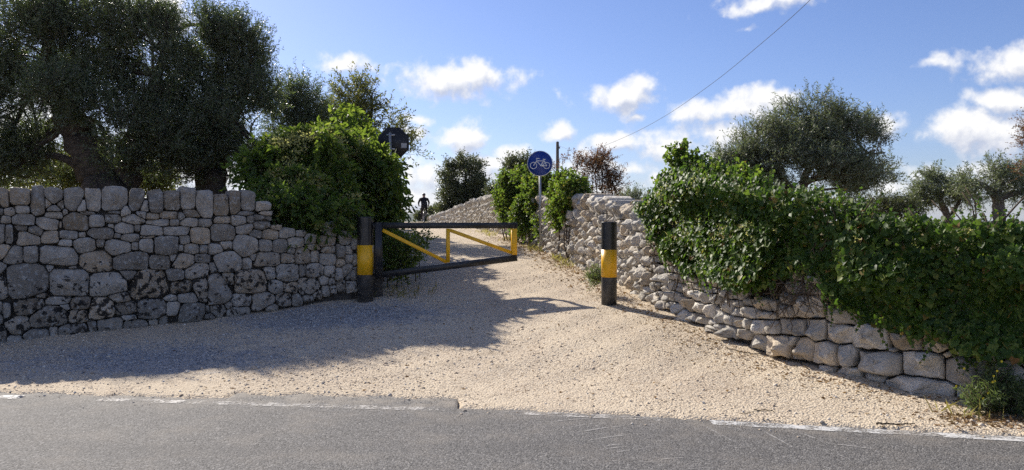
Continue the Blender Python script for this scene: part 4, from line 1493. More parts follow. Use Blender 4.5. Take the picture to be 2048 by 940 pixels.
# bushes in the field behind the olives
for k, (lab, bx, cl, d) in enumerate([
        ("sunlit yellowish bush behind the wall, low at the left edge of the picture", (30, 400), [(10, 345, 75, 38), (70, 355, 50, 28)], 27),
        ("sunlit yellowish bush seen between the leaning limb and the forked trunk", (140, 400), [(140, 345, 50, 38), (170, 365, 32, 22)], 25),
        ("sunlit yellowish bush seen just past the forked trunk's right side", (295, 400), [(300, 345, 34, 36), (315, 368, 32, 18)], 26)]):
    plant("field_bush", lab, "bush", bx, [], cl, d, M['yellow_leaf'], dict(ntw=520, nl=12, tl=.42, ll=.12, lw=.05, up=.4, gap=-.3, gk=3), group="bushes in the field", br=.03, sub=3)
# right-hand side
plant("olive_tree", "broad silvery olive tree leaning over the ivy on the right", "tree", (1605, 470),
      [[(1605, 480, 12), (1600, 400, 10), (1610, 350, 7), (1640, 290, 4)], [(1600, 400, 7), (1560, 350, 5), (1530, 310, 3)], [(1605, 370, 7), (1680, 330, 4), (1750, 300, 2.5)]],
      [(1615, 280, 78, 46), (1680, 295, 80, 62), (1530, 300, 62, 48), (1600, 335, 120, 48), (1735, 318, 45, 45), (1470, 335, 48, 34), (1620, 225, 46, 28), (1715, 265, 42, 34), (1768, 305, 22, 34),
       (1680, 365, 62, 20), (1750, 335, 42, 36), (1660, 245, 40, 26), (1440, 345, 22, 22), (1590, 372, 110, 26), (1490, 372, 60, 24), (1700, 382, 46, 16), (1660, 350, 80, 36, 13.6)], 14.2, M['olive_light'],
      dict(OL, ntw=4500, nl=18, tl=.36, ll=.066, lw=.0155, gap=-.25, gk=5.0), bark='bark_grey', group="olive trees", br=.03, sub=6, lobes=4)
plant("olive_tree", "distant silvery olive tree with a short leaning trunk above the ivy", "tree", (1895, 445),
      [[(1897, 460, 8), (1893, 425, 7), (1880, 400, 5)], [(1897, 440, 6), (1915, 410, 4), (1925, 390, 3)]],
      [(1860, 383, 34, 26), (1908, 372, 36, 26), (1890, 352, 26, 16), (1838, 398, 14, 14), (1928, 392, 24, 16), (1850, 358, 18, 12)], 29, M['olive_light'],
      dict(ntw=760, nl=14, tl=.5, ll=.13, lw=.032, up=.5, gap=-.3, gk=3), bark='bark_grey', group="olive trees", br=.028, sub=3)
plant("olive_tree", "distant olive tree with a tall pale bare trunk at the right edge", "tree", (1998, 445),
      [[(1998, 460, 14), (1997, 425, 11.5), (1996, 395, 10), (1975, 375, 6), (1960, 365, 4)], [(1996, 397, 8), (2025, 387, 7), (2060, 378, 5)], [(1996, 395, 5), (2005, 365, 4)]],
      [(1958, 378, 38, 26), (1998, 350, 30, 18), (2012, 365, 36, 18), (2066, 358, 36, 28), (1950, 358, 26, 18), (2050, 392, 28, 14), (1985, 335, 22, 12), (2100, 370, 40, 30)], 27, M['olive_light'],
      dict(ntw=1100, nl=14, tl=.48, ll=.12, lw=.03, up=.5, gap=-.3, gk=3), bark='bark_grey', group="olive trees", br=.028, sub=3)
plant("thorn_tree", "twiggy reddish tree reaching in at the right edge of the picture", "tree", (2085, 440),
      [[(2090, 450, 9), (2085, 360, 7), (2075, 280, 4)]], [(2072, 265, 26, 42), (2068, 335, 28, 28), (2080, 300, 35, 60)], 21, M['red_leaf'],
      dict(ntw=420, nl=10, tl=.4, ll=.07, lw=.025, up=.5, gap=-.1), br=.03, sub=9)
plant("field_bush", "low grey green bush behind the ivy, under the broad silvery olive tree's right side", "bush", (1765, 440), [],
      [(1770, 422, 44, 20), (1740, 428, 30, 14), (1810, 425, 32, 18)], 17, M['dark_leaf'], dict(ntw=600, nl=12, tl=.3, ll=.07, lw=.02, up=.6, gap=-.3), group="bushes in the field", br=.02, sub=3)
plant("field_bush", "small grey green bush just behind the coping of the pale path wall", "bush", (1262, 430), [], [(1262, 400, 27, 20), (1245, 412, 22, 14)], 24, M['olive_light'],
      dict(ntw=420, nl=12, tl=.3, ll=.07, lw=.02, up=.6, gap=-.3), group="bushes in the field", br=.02, sub=3)
plant("thorn_bush", "open reddish brown bush behind the wall, right of the round bicycle sign", "bush", (1190, 420), [],
      [(1190, 345, 36, 26), (1222, 368, 24, 24), (1155, 335, 26, 20), (1185, 375, 45, 26), (1130, 345, 22, 22), (1200, 322, 20, 14)], 20, M['red_leaf'],
      dict(ntw=700, nl=12, tl=.34, ll=.055, lw=.024, up=.55, gap=-.12, gk=6), br=.025, sub=8)
plant("field_bush", "dark green bush behind the round bicycle sign's left edge", "bush", (1030, 420), [], [(1030, 345, 32, 26), (1008, 340, 20, 16), (1050, 335, 22, 20)], 25, M['dark_leaf'],
      dict(ntw=600, nl=12, tl=.36, ll=.07, lw=.03, up=.5, gap=-.25), group="bushes in the field", br=.025, sub=4)
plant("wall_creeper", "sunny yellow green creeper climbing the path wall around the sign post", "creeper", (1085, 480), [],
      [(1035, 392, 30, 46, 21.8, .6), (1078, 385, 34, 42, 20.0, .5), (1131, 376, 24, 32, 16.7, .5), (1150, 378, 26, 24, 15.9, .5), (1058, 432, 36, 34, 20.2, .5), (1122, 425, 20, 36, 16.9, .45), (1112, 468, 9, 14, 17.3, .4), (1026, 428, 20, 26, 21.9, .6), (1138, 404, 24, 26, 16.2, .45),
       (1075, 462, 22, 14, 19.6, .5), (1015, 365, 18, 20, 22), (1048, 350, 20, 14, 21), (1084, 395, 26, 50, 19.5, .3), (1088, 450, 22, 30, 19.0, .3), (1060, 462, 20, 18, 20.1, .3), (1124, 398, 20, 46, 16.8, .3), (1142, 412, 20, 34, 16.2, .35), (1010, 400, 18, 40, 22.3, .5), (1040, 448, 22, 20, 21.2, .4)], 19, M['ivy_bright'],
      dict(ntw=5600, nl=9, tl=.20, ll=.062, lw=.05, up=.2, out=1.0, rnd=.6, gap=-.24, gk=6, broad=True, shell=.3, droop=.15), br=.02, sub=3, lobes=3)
plant("evergreen_tree", "round dark evergreen tree beside the far bend of the path wall", "tree", (930, 440), [[(932, 445, 5), (930, 410, 4.5), (928, 385, 3)]],
      [(925, 370, 42, 44), (902, 398, 24, 32), (948, 392, 26, 36), (932, 338, 32, 18), (893, 420, 14, 16), (905, 350, 22, 22), (955, 415, 22, 18)], 41, M['dark_leaf'],
      dict(ntw=1800, nl=12, tl=.5, ll=.13, lw=.055, up=.5, gap=-.30, gk=2.5), br=.06, sub=4, lobes=3)
for (lab, b, cl, d) in [("low grey green bush far up the path, left of the cyclist's legs", (838, 442), [(844, 432, 9, 8), (838, 435, 6, 5)], 75),
                        ("low grey green bush far up the path, right of the cyclist's legs", (872, 442), [(868, 427, 13, 12), (885, 430, 12, 9)], 72),
                        ("small dark bush on the far path wall, right of the round evergreen tree", (988, 420), [(986, 385, 10, 12), (996, 393, 9, 10)], 34)]:
    plant("distant_bush", lab, "bush", b, [], cl, d, M['dark_leaf'], dict(ntw=260, nl=10, tl=.4, ll=.2 if d > 50 else .1, lw=.09 if d > 50 else .045, up=.5, gap=-.4), group="bushes far up the path", br=.012, sub=1)
plant("shade_shrub", "dark leafy shrub in the shade behind the gate's hinge end", "shrub", (795, 545), [],
      [(785, 500, 20, 42, 13.2), (808, 515, 26, 26, 13.4), (800, 535, 28, 14, 13.2), (845, 480, 16, 7, 14.2), (825, 492, 16, 10, 13.8)], 13.3, M['hedge'],
      dict(ntw=420, nl=9, tl=.24, ll=.06, lw=.03, up=.5, gap=-.3), br=.012, sub=3)
plant("roadside_weed", "small grey green weed at the foot of the pale wall behind the lone bollard", "weed", (1192, 572), [], [(1192, 556, 15, 13, 12.0), (1200, 562, 13, 10, 12)], 12.0, M['weed'],
      dict(ntw=150, nl=9, tl=.14, ll=.05, lw=.009, up=.9, gap=-.6), br=.004, sub=2)
rw = plant("flowering_weed", "spindly green weed with small yellow flowers at the wall foot by the road", "weed", (1990, 835), [],
           [(1985, 805, 34, 24, 6.25, .7), (2015, 795, 28, 30, 6.3, .7), (1960, 812, 20, 14, 6.2), (2030, 815, 22, 22, 6.2), (1990, 775, 20, 22, 6.3)], 6.25, M['weed'],
           dict(ntw=330, nl=14, tl=.16, ll=.05, lw=.008, up=.9, out=.6, gap=-.7), br=.004, sub=3)
b0 = gpt(1992, 830)
for k, (x, y) in enumerate(((1987, 752), (1985, 764), (1989, 762), (1976, 786), (1966, 797), (2003, 723), (1912, 772), (1928, 737), (1994, 742))):
    p = at(x, y, 6.1 if x > 1940 else 6.05)
    c = curve(b0 + [rng.uniform(-.06, .06), 0, 0], p, 6, .08)
    mk("flower_stem", *tube(c, .0022, 4), M['weed'], rw)
    mb = MB()
    for q in range(8):
        a = q / 8 * 6.283
        D = nrm(np.array([[math.cos(a), -.35, math.sin(a)]]))
        mb.add(*leaf4(p[None], D, nrm(np.array([[0, -1., .3]])), np.array([.012]), np.array([.007])))
    mb.build("flower", M['flower'], rw)


# ---- the mass of ivy on the right wall
def inside(poly, x, y):
    c = np.zeros(len(x), bool)
    n = len(poly)
    for i in range(n):
        x0, y0 = poly[i]
        x1, y1 = poly[(i + 1) % n]
        cond = ((y0 > y) != (y1 > y)) & (x < (x1 - x0) * (y - y0) / (y1 - y0 + 1e-12) + x0)
        c ^= cond
    return c


IV = [(1297, 425), (1318, 462), (1335, 495), (1368, 525), (1405, 546), (1442, 550), (1478, 564), (1525, 578), (1550, 564), (1572, 548), (1612, 535), (1640, 546), (1655, 578), (1690, 610), (1720, 632),
      (1760, 642), (1800, 656), (1850, 664), (1900, 676), (1950, 684), (1972, 698), (2000, 700), (2046, 704),
      (2046, 446), (1980, 447), (1930, 445), (1880, 448), (1830, 446), (1790, 436), (1740, 437), (1705, 428), (1690, 402), (1640, 388), (1585, 380), (1530, 383), (1480, 366), (1440, 350), (1410, 355), (1385, 332), (1350, 352), (1325, 385), (1303, 415)]
poly = []
for (x, y) in IV:
    q = NW.px(x, y)
    poly.append((q[0], q[1]))
uL0, zL0 = poly[22]
uT0, zT0 = poly[23]
poly = poly[:23] + [(uL0 - 1.2, zL0 - .05), (uL0 - 1.2, zT0)] + poly[23:]
pa = np.array(poly)
NI = 27000
uu = rng.uniform(pa[:, 0].min(), pa[:, 0].max(), NI * 4)
zv = rng.uniform(pa[:, 1].min(), pa[:, 1].max(), NI * 4)
jx, jz = rng.standard_normal(NI * 4) * .035, rng.standard_normal(NI * 4) * .035
ok = inside(poly, uu + jx, zv + jz)
uu, zv = uu[ok][:NI], zv[ok][:NI]
n = len(uu)
q3 = np.stack([uu, zv, np.zeros(n)], -1)
lump = gaps(q3, 8.0, 3) * .22 + gaps(q3, 2.6, 4) * .20
wallz = 1.30
above = np.clip((zv - wallz) / .25, 0, 1)
face = .13 + lump + .10 * np.clip(zv - .6, 0, 1)
depth = np.where(rng.random(n) < .62, rng.random(n) * .06, rng.random(n) * .22)
off = face - depth
off = np.where(rng.random(n) < above * .55, rng.uniform(-.65, .2, n), off)
hole = gaps(q3, 5.5, 21) < -.36
off = np.where(hole & (off > face - .10), face - .10 - .12 * rng.random(n), off)
off = np.maximum(off, np.where(zv < wallz, .03, -9))
P = NW.map(uu, zv, off)
nv = NW.normal(uu)
# slope of the lumps turns the leaves
Nn = nrm(nv * .9 + np.array([0, 0, .55]) + rng.standard_normal((n, 3)) * .42)
D = nrm(np.array([0, 0, -1.0]) + rng.standard_normal((n, 3)) * .65 + nv * .25)
D = nrm(D - Nn * (D * Nn).sum(-1, keepdims=True))
sc = rng.uniform(.5, 1.3, n) * (1 + .35 * gaps(q3, 5.0, 12))
Ls, Ws = .058 * sc, .061 * sc
front = (off > face - .05) & (P[:, 1] < 9.2) & (P[:, 0] / P[:, 1] < .68)
vis = np.where(front)[0]
vis = vis[np.argsort(-(sc[vis] / P[vis, 1]))][:300]
mass = np.ones(n, bool)
mass[vis] = False
iv = thing("ivy", "thick mass of dark glossy ivy hanging over the pale roadside wall", "ivy", (3.4, 7.6, 1.2))
V, Fq = leaf6(P[mass], D[mass], Nn[mass], Ls[mass], Ws[mass], True)
tag(mk("foliage", V, Fq, M['ivy'], iv), kind='stuff')
V, Fq = leaf6(np.zeros((1, 3)), np.array([[0, 1., 0]]), np.array([[0, 0, 1.]]), np.array([1.]), np.array([1.06]), True)
proto = mk("leaf", V, Fq, M['ivy'])
for k, i in enumerate(vis):
    o = proto if k == 0 else proto.copy()
    if k:
        COL.objects.link(o)
    S_ = np.cross(D[i], Nn[i])
    m4 = Matrix(((S_[0], D[i][0], Nn[i][0], P[i][0] - 3.4), (S_[1], D[i][1], Nn[i][1], P[i][1] - 7.6), (S_[2], D[i][2], Nn[i][2], P[i][2] - 1.2), (0, 0, 0, 1)))
    o.parent = iv
    o.matrix_basis = m4 @ Matrix.Scale(Ls[i], 4)
# upright flowering shoots at the ivy's left end
C, Rr = clump_list([(1370, 345, 22, 26, 10.6), (1352, 325, 8, 22, 10.6), (1395, 350, 18, 22, 10.4), (1340, 395, 26, 30, 10.9), (1430, 362, 30, 20, 10), (1495, 380, 34, 18, 9.5), (1318, 425, 18, 22, 11.2),
                    (1362, 305, 4, 12, 10.6), (1490, 335, 5, 14, 9.6)], 10)
lf, tw = sprays(C, Rr, 520, 7, .2, .06, .055, up=.7, out=.6, rnd=.5, gap=-.5, broad=True)
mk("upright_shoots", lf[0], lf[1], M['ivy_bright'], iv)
Pt, Dt, St = [], [], []
shoots = MB()
low = pa[:23]
for k in range(75):
    i = rng.integers(0, 22)
    f = rng.random()
    b_ = low[i] * (1 - f) + low[i + 1] * f
    L_ = rng.uniform(.08, .34)
    sw = rng.uniform(-.5, .5)
    m_ = int(L_ / .035) + 2
    s_ = np.linspace(0, 1, m_)
    w_ = NW.map(b_[0] + sw * L_ * s_ ** 1.5, b_[1] + .08 - L_ * s_, .16 - .04 * s_)
    Pt.append(w_)
    Dt.append(np.repeat([[rng.normal(0, .4), -.3, -.8]], m_, 0) + rng.standard_normal((m_, 3)) * .4)
    St.append(np.linspace(1.0, .45, m_))
    shoots.add(*tube(w_, .003, 4))
top = pa[25:]
for k in range(150):
    i = rng.integers(0, len(top) - 1)
    f = rng.random()
    b_ = top[i] * (1 - f) + top[i + 1] * f
    L_ = rng.uniform(.05, .26) * (1.4 if rng.random() < .2 else .8)
    m_ = int(L_ / .03) + 2
    s_ = np.linspace(0, 1, m_)
    w_ = NW.map(b_[0] + rng.uniform(-.6, .6) * L_ * s_, b_[1] - .06 + L_ * s_, rng.uniform(-.3, .25))
    Pt.append(w_)
    Dt.append(np.repeat([[rng.normal(0, .5), -.3, .35]], m_, 0) + rng.standard_normal((m_, 3)) * .6)
    St.append(np.linspace(1.0, .5, m_))
    shoots.add(*tube(w_, .003, 4))
Pt, Dt, St = np.concatenate(Pt), nrm(np.concatenate(Dt)), np.concatenate(St) * rng.uniform(.7, 1.1, sum(len(q) for q in St))
Nt = nrm(np.array([-.4, -.6, .6]) + rng.standard_normal(Pt.shape) * .5)
Nt = nrm(Nt - Dt * (Nt * Dt).sum(-1, keepdims=True))
V, Fq = leaf6(Pt, Dt, Nt, .06 * St, .06 * St, True)
tag(mk("trailing_shoots", V, Fq, M['ivy'], iv), kind='stuff')
tag(shoots.build("shoot_stems", M['twig'], iv), kind='stuff')
mb = MB()
mb.add(*tw)
for _ in range(70):
    u0 = rng.uniform(pa[:, 0].min() + 1.2, pa[:, 0].max() - .2)
    zz0 = rng.uniform(.5, 1.0)
    c = np.stack([NW.map(np.array(u0 + .15 * math.sin(k * .7 + u0 * 5)), zz0 + k * .13, .035)for k in range(8)])
    mb.add(*tube(c, .006, 4, .1))
mb.build("stems", M['twig'], iv)
# pale blossom heads of the ivy
ib = rng.choice(np.where((zv > 1.35) & (off > face - .1))[0], 90)
Pb = np.repeat(P[ib] + nv[ib] * .05, 12, 0) + rng.standard_normal((90 * 12, 3)) * .02
D_ = nrm(rng.standard_normal(Pb.shape) + [0, 0, .5])
V, Fq = leaf4(Pb, D_, perp(D_), np.full(len(Pb), .018), np.full(len(Pb), .012))
mk("blossom", V, Fq, M['blossom'], iv)

# dry roots tangled on the bare patch of the wall
mb = MB()
for _ in range(26):
    a = NW.px(rng.uniform(1545, 1660), rng.uniform(545, 590))
    b = NW.px(rng.uniform(1540, 1690), rng.uniform(590, 655))
    pts = np.stack([NW.map(np.array(a[0] + (b[0] - a[0]) * s + rng.normal(0, .02)), a[1] + (b[1] - a[1]) * s + rng.normal(0, .02), .10 + .05 * rng.random()) for s in np.linspace(0, 1, 7)])
    mb.add(*tube(pts, rng.uniform(.0025, .006), 4, .1))
tag(mb.build("dead_vine", M['twig']), "tangle of dry brown vine stems on the pale wall below the ivy", "vine")

# ------------------------------------------------------------------ pebbles, litter, twigs, grass
def pebble_mesh(P, size):
    n = len(P)
    base = np.array([[1, 0, 0], [0, 1, 0], [-1, 0, 0], [0, -1, 0], [0, 0, 1], [0, 0, -1.]])
    V = base[None] * (.6 + .6 * rng.random((n, 6, 1)))
    a = rng.uniform(0, 6.28, n)
    c, s = np.cos(a)[:, None], np.sin(a)[:, None]
    x = V[..., 0] * c - V[..., 1] * s
    y = V[..., 0] * s + V[..., 1] * c
    tilt = rng.uniform(-.5, .5, (n, 1))
    z = V[..., 2] * .6 + x * tilt
    V = np.stack([x, y, z], -1) * size[:, None, None] + P[:, None]
    f = np.array([[0, 1, 4], [1, 2, 4], [2, 3, 4], [3, 0, 4], [1, 0, 5], [2, 1, 5], [3, 2, 5], [0, 3, 5]])
    return V.reshape(-1, 3), (np.arange(n)[:, None, None] * 6 + f).reshape(-1, 3)


n = 60000
X = rng.uniform(-7.5, 5.2, n)
Y = 5.2 + 10.0 * rng.random(n) ** 1.2
ok = (Y > edge_r(X) - .02 - .45 * rng.random(n) ** 4) & (gaps(np.stack([X, Y, 0 * X], -1), 3.0, 8) > rng.uniform(-.7, .5, n))
X, Y = X[ok], Y[ok]
P = np.stack([X, Y, np.where(Y < edge_r(X), .002, terrain(X, Y) + .002)], -1)
size = np.clip(.0068 * np.exp(rng.standard_normal(len(X)) * .55), .003, .034)
greyp = ((X + 2.4) ** 2 * .3 + (Y - 11) ** 2 * .8 < 1 + rng.standard_normal(len(X)) * .5)
V, Fq = pebble_mesh(P[~greyp], size[~greyp])
tag(mk("gravel", V, Fq, M['pebble']), kind='stuff')
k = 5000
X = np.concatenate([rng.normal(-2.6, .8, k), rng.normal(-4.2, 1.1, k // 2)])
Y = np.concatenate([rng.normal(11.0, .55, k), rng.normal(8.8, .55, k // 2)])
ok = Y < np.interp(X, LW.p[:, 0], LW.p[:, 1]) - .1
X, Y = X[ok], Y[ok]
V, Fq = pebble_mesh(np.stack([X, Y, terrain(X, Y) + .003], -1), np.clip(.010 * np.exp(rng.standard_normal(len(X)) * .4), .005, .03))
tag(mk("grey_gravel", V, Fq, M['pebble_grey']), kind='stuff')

# dead leaves along the foot of the right-hand walls and at the road's edge
u = rng.uniform(.3, 12, 2600)
off = np.abs(rng.normal(.0, .35, 2600)) + .08
pp_ = PW.map(u, 0., off)
u2 = rng.uniform(1.5, NW.s[-1], 2200)
pq = NW.map(u2, 0., np.abs(rng.normal(0, .3, 2200)) + .06)
pr = np.stack([rng.normal(3.9, .35, 900), rng.normal(6.0, .14, 900), np.zeros(900)], -1)
ps = np.stack([rng.uniform(-3, 4, 700), rng.uniform(6.6, 12, 700), np.zeros(700)], -1)
P = np.concatenate([pp_, pq, pr, ps])
P[:, 2] = terrain(P[:, 0], P[:, 1]) + .006
P = P[P[:, 1] > edge_r(P[:, 0])]
n = len(P)
D = nrm(rng.standard_normal((n, 3)) * [1, 1, .25])
Nn = nrm(np.array([0, 0, 1.0]) + rng.standard_normal((n, 3)) * .4)
Nn = nrm(Nn - D * (Nn * D).sum(-1, keepdims=True))
s = rng.uniform(.6, 1.5, n) * np.where(P[:, 1] > 12, 1.6, 1.1)
V, Fq = leaf4(P, D, Nn, .034 * s, .016 * s)
tag(mk("fallen_leaves", V, Fq, M['dry']), kind='stuff')

for (lab, pts, r) in [("long thin dead twig lying on the gravel below the large pale blocks", [(1452, 700), (1490, 708), (1530, 712), (1560, 718)], .006),
                      ("bent dry stalk leaning at the foot of the pale wall's large blocks", [(1545, 712), (1575, 722), (1600, 730), (1615, 742)], .009),
                      ("short straight stick on the gravel near the edge line", [(1508, 823), (1530, 825), (1550, 826)], .005),
                      ("dark split stick lying along the road edge near the flowering weed", [(1752, 852), (1790, 853), (1828, 855)], .008),
                      ("curved dry stalk on the litter beside the flowering weed", [(1925, 842), (1935, 834), (1942, 822), (1946, 812)], .004),
                      ("small dark twig on the gravel left of the short straight stick", [(1478, 832), (1492, 829), (1508, 828)], .004)]:
    P = np.array([gpt(*q) for q in pts]) + [0, 0, r + .006]
    s_ = np.linspace(0, len(P) - 1, 14)
    Pi = np.stack([np.interp(s_, np.arange(len(P)), P[:, k]) for k in range(3)], -1) + rng.standard_normal((14, 3)) * r * .5
    mb = MB()
    mb.add(*tube(Pi, np.linspace(r, r * .5, 14), 6, .12))
    for k in (4, 8, 11):
        q = Pi[k] + rng.standard_normal(3) * [.06, .04, .015] + [0, 0, .015]
        mb.add(*tube(np.array([Pi[k], (Pi[k] + q) / 2 + [0, 0, .005], q]), [r * .4, r * .3, r * .15], 4))
    tag(mb.build("fallen_twig", M['twig']), lab, "twig", "twigs on the gravel")


def blades(P, h, w, lean=.35):
    n = len(P)
    d = nrm(np.array([0, 0, 1.0]) + rng.standard_normal((n, 3)) * [lean, lean, 0])
    s = perp(d)
    h = h * rng.uniform(.5, 1.3, n)[:, None]
    bend = rng.standard_normal((n, 3)) * [.3, .3, 0] * h
    V = np.stack([P - s * w, P + s * w, P + d * h * .55 + s * w * .7 + bend * .25, P + d * h + bend], 1).reshape(-1, 3)
    return V, np.arange(len(V)).reshape(-1, 4)


# tall dry grass in the field behind the left wall, a little along the path
X = rng.uniform(-13, -3.6, 7000)
Y = 10.6 + (X + 4.6) * .54 + rng.uniform(1.9, 6.5, 7000)
P = np.stack([X, Y, terrain(X, Y)], -1)
ok = gaps(P, 3, 9) > -.1
V, Fq = blades(P[ok], 1.1, .006, .15)
tag(mk("dry_grass", V, Fq, M['grass']), kind='stuff')
u = rng.uniform(.2, 9, 700)
pp_ = PW.map(u, 0., np.abs(rng.normal(0, .12, 700)) + .08)
u = rng.uniform(10, 30, 1200)
p2 = PW.map(u, 0., np.abs(rng.normal(0, .3, 1200)) + .1)
p3 = np.stack([rng.normal(-1.75, .25, 300), rng.normal(12.4, .3, 300), np.zeros(300)], -1)[:90]
p4 = np.stack([rng.normal(3.98, .22, 260), rng.normal(6.25, .12, 260), np.zeros(260)], -1)
P = np.concatenate([pp_, p2, p3, p4])
P[:, 2] = terrain(P[:, 0], P[:, 1])
P = P[gaps(P, 4, 2) > 0]
V, Fq = blades(P, .14, .004, .7)
tag(mk("verge_grass", V, Fq, M['grass']), kind='stuff')


# ------------------------------------------------------------------ the cyclist
CY = 47.0
cb = at(848, 445, CY)
cz = float(terrain(cb[0], CY))
HEAD = math.radians(10)                    # the path bends to the left


def W(p):
    x, y, z = p
    c, s = math.cos(HEAD), math.sin(HEAD)
    return np.array([cb[0] + x * c - y * s, CY + x * s + y * c, cz + z])


bk = thing("bicycle", "dark bicycle ridden away up the path under the cyclist", "bicycle", W((0, 0, 0)))
for (y0,) in ((-.52,), (.52,)):
    a = np.linspace(0, 2 * np.pi, 33)
    V, Fc = tube(np.array([W((0, y0 + .33 * math.cos(q), .345 + .33 * math.sin(q))) for q in a]), .024, 8, caps=False)
    wh = mk("wheel", V, Fc, M['tyre'], bk, True)
    mb = MB()
    V, Fc = tube(np.array([W((0, y0 + .305 * math.cos(q), .345 + .305 * math.sin(q))) for q in a]), .011, 6, caps=False)
    mb.add(V, Fc)
    for q in np.linspace(0, 2 * np.pi, 13)[:-1]:
        mb.add(*tube(np.array([W((0, y0, .345)), W((0, y0 + .3 * math.cos(q), .345 + .3 * math.sin(q)))]), .0025, 3))
    mb.add(*tube(np.array([W((-.05, y0, .345)), W((.05, y0, .345))]), .025, 8))
    mb.build("rim", M['steel'], wh)
mb = MB()
bbk, seat, headt, headb, rear = (0, -.08, .30), (0, -.25, .86), (0, .36, .92), (0, .40, .74), (0, -.52, .345)
for a, b, r in ((bbk, seat, .017), (seat, headt, .018), (bbk, headb, .021), (headt, headb, .02)):
    mb.add(*tube(np.array([W(a), W(b)]), r, 8))
for sx in (-.055, .055):
    mb.add(*tube(np.array([W((0, -.23, .78)), W((sx, -.42, .5)), W((sx, -.52, .345))]), .010, 6))
    mb.add(*tube(np.array([W((0, -.08, .30)), W((sx, -.3, .32)), W((sx, -.52, .345))]), .011, 6))
    mb.add(*tube(np.array([W((0, .40, .74)), W((sx, .42, .68)), W((sx, .52, .345))]), .014, 6))
mb.build("frame", M['frame'], bk, True)
mk("handlebar", *tube(np.array([W((-.32, .36, 1.03)), W((-.15, .40, 1.03)), W((0, .36, .98)), W((.15, .40, 1.03)), W((.32, .36, 1.03))]), .014, 8), M['frame'], bk, True)
mk("saddle", *tube(np.array([W((0, -.36, .95)), W((0, -.3, .96)), W((0, -.2, .955)), W((0, -.08, .95))]), [.05, .075, .05, .022], 10), M['tyre'], bk, True)
mb = MB()
mb.add(*tube(np.array([W((-.03, -.08, .30)), W((.03, -.08, .30))]), .09, 16))
mb.add(*tube(np.array([W((-.09, -.08, .30)), W((-.09, -.06, .13))]), .012, 6))
mb.add(*tube(np.array([W((.09, -.08, .30)), W((.09, -.10, .47))]), .012, 6))
mb.add(*bar(W((-.09, -.06, .13)), W((-.20, -.06, .13)), .08, .02))
mb.add(*bar(W((.09, -.10, .47)), W((.20, -.10, .47)), .08, .02))
mb.build("crankset", M['steel'], bk)

pr_ = thing("person", "cyclist in dark clothes seen from behind, riding up the path", "person", W((0, -.2, .9)))
J = {}
ED = []
RAD = []
VT = []


def jn(name, p, r, par=None):
    J[name] = len(VT)
    VT.append(p)
    RAD.append(r)
    if par:
        ED.append((J[par], J[name]))


jn('pelvis', (0, -.24, 1.02), (.17, .13))
jn('waist', (0, -.20, 1.17), (.20, .14), 'pelvis')
jn('chest', (0, -.10, 1.36), (.235, .15), 'waist')
jn('collar', (0, -.02, 1.49), (.17, .10), 'chest')
jn('neck', (0, .03, 1.56), (.06, .06), 'collar')
jn('skull', (0, .06, 1.66), (.085, .10), 'neck')
jn('crown', (0, .07, 1.76), (.075, .085), 'skull')
for s, n_ in ((-1, 'l'), (1, 'r')):
    jn('sh' + n_, (.22 * s, -.02, 1.45), (.09, .09), 'collar')
    jn('el' + n_, (.325 * s, .12, 1.24), (.062, .062), 'sh' + n_)
    jn('wr' + n_, (.30 * s, .31, 1.07), (.034, .034), 'el' + n_)
    jn('pa' + n_, (.285 * s, .375, 1.055), (.036, .026), 'wr' + n_)
    jn('hip' + n_, (.11 * s, -.20, .95), (.105, .105), 'pelvis')
jn('knl', (-.14, .06, .62), (.065, .065), 'hipl')
jn('anl', (-.145, -.09, .24), (.043, .043), 'knl')
jn('tol', (-.15, .06, .16), (.042, .034), 'anl')
jn('knr', (.15, .18, .78), (.065, .065), 'hipr')
jn('anr', (.145, -.12, .56), (.043, .043), 'knr')
jn('tor', (.15, .03, .50), (.042, .034), 'anr')
me = bpy.data.meshes.new("body")
base = np.array(ROOT[pr_.name])
me.from_pydata([tuple(W(v) - base) for v in VT], ED, [])
body = bpy.data.objects.new("body", me)
COL.objects.link(body)
mod = body.modifiers.new("skin", 'SKIN')
sk = me.skin_vertices[0].data
for i, r in enumerate(RAD):
    sk[i].radius = r
sk[0].use_root = True
sub_ = body.modifiers.new("sub", 'SUBSURF')
sub_.levels = sub_.render_levels = 1
dg = bpy.context.evaluated_depsgraph_get()
me2 = bpy.data.meshes.new_from_object(body.evaluated_get(dg))
body.modifiers.clear()
body.data = me2
me2.name = "body"
me2.materials.clear()
for mm in (M['jacket'], M['trousers'], M['skin'], M['shoe']):
    me2.materials.append(mm)
inv = [np.array(p.center) + base for p in me2.polygons]
c_, s_ = math.cos(-HEAD), math.sin(-HEAD)
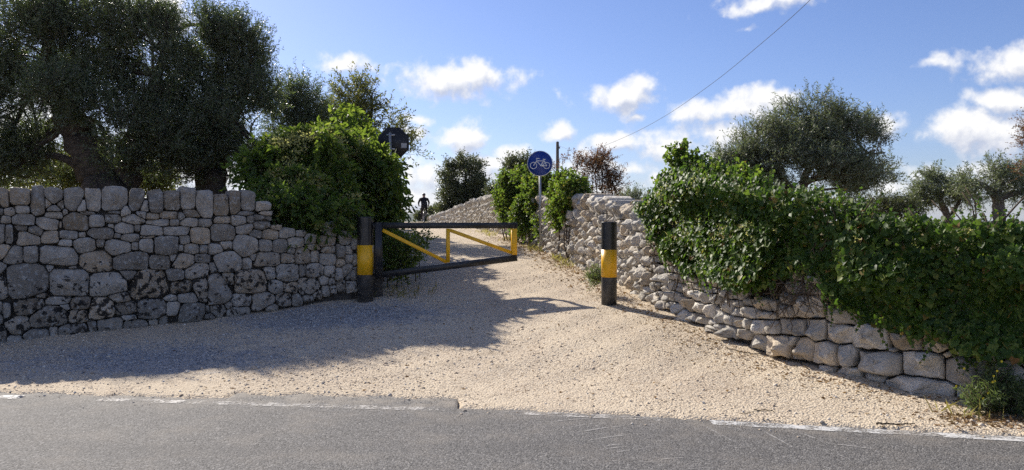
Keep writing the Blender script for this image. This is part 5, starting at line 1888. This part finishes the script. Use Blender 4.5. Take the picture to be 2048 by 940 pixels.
for p, wc in zip(me2.polygons, inv):
    p.use_smooth = True
    dx, dy = wc[0] - cb[0], wc[1] - CY
    lx, ly, lz = dx * c_ - dy * s_, dx * s_ + dy * c_, wc[2] - cz
    mi = 0
    if lz < 1.03:
        mi = 1
    if abs(lx) > .24 and ly > .30 and lz < 1.2:
        mi = 2
    if lz > 1.55:
        mi = 2
    if lz < .22 or (lx > .08 and lz < .56 and ly > -.2):
        mi = 3
    p.material_index = mi
body.parent = pr_
ROOT[body.name] = ROOT[pr_.name]
# fingers, nose and ears joined to the head and hands as further surface of the figure
mb = MB()
for s in (-1, 1):
    for k in range(4):
        x = s * (.255 + .02 * k)
        L = (.9, 1.0, .95, .8)[k]
        mb.add(*tube(np.array([W((x, .37, 1.06)), W((x, .37 + .045 * L, 1.062)), W((x, .37 + .055 * L, 1.035)), W((x, .37 + .03 * L, 1.012))]), [.010, .009, .0085, .007], 6))
    mb.add(*tube(np.array([W((s * .25, .35, 1.05)), W((s * .235, .38, 1.03)), W((s * .24, .40, 1.015))]), [.012, .010, .008], 6))
    mb.add(*ball(W((s * .083, .06, 1.66)), (.012, .022, .034), 6, 8))
mb.add(*tube(np.array([W((0, .15, 1.68)), W((0, .178, 1.65)), W((0, .15, 1.635))]), [.008, .016, .012], 6))
mb.build("fingers_and_ears", M['skin'], pr_, True)
hb = MB()
V, Fc = ball(W((0, .06, 1.735)), (.105, .135, .095), 10, 16)
V[:, 2] = np.maximum(V[:, 2], cz + 1.70)
hb.add(V, Fc)
hb.build("helmet", M['helmet'], pr_, True)

# ------------------------------------------------------------------ the air: a thin even haze round the whole scene
hz, t = new_mat("haze_air")
vol = t.n('ShaderNodeVolumePrincipled', {'Color': (.82, .90, 1.0, 1), 'Density': .00011, 'Anisotropy': 0.0})
o_ = t.nt.nodes.new('ShaderNodeOutputMaterial')
t.link(vol.outputs[0], o_.inputs['Volume'])
x_, y0_, y1_, z0_, z1_ = 4400.0, -4400.0, 5200.0, -20.0, 42.0
Vh = np.array([[x, y, z] for z in (z0_, z1_) for x, y in ((-x_, y0_), (x_, y0_), (x_, y1_), (-x_, y1_))])
tag(mk("haze", Vh, np.array([[0, 3, 2, 1], [4, 5, 6, 7], [0, 1, 5, 4], [1, 2, 6, 5], [2, 3, 7, 6], [3, 0, 4, 7]]), hz), kind='stuff')
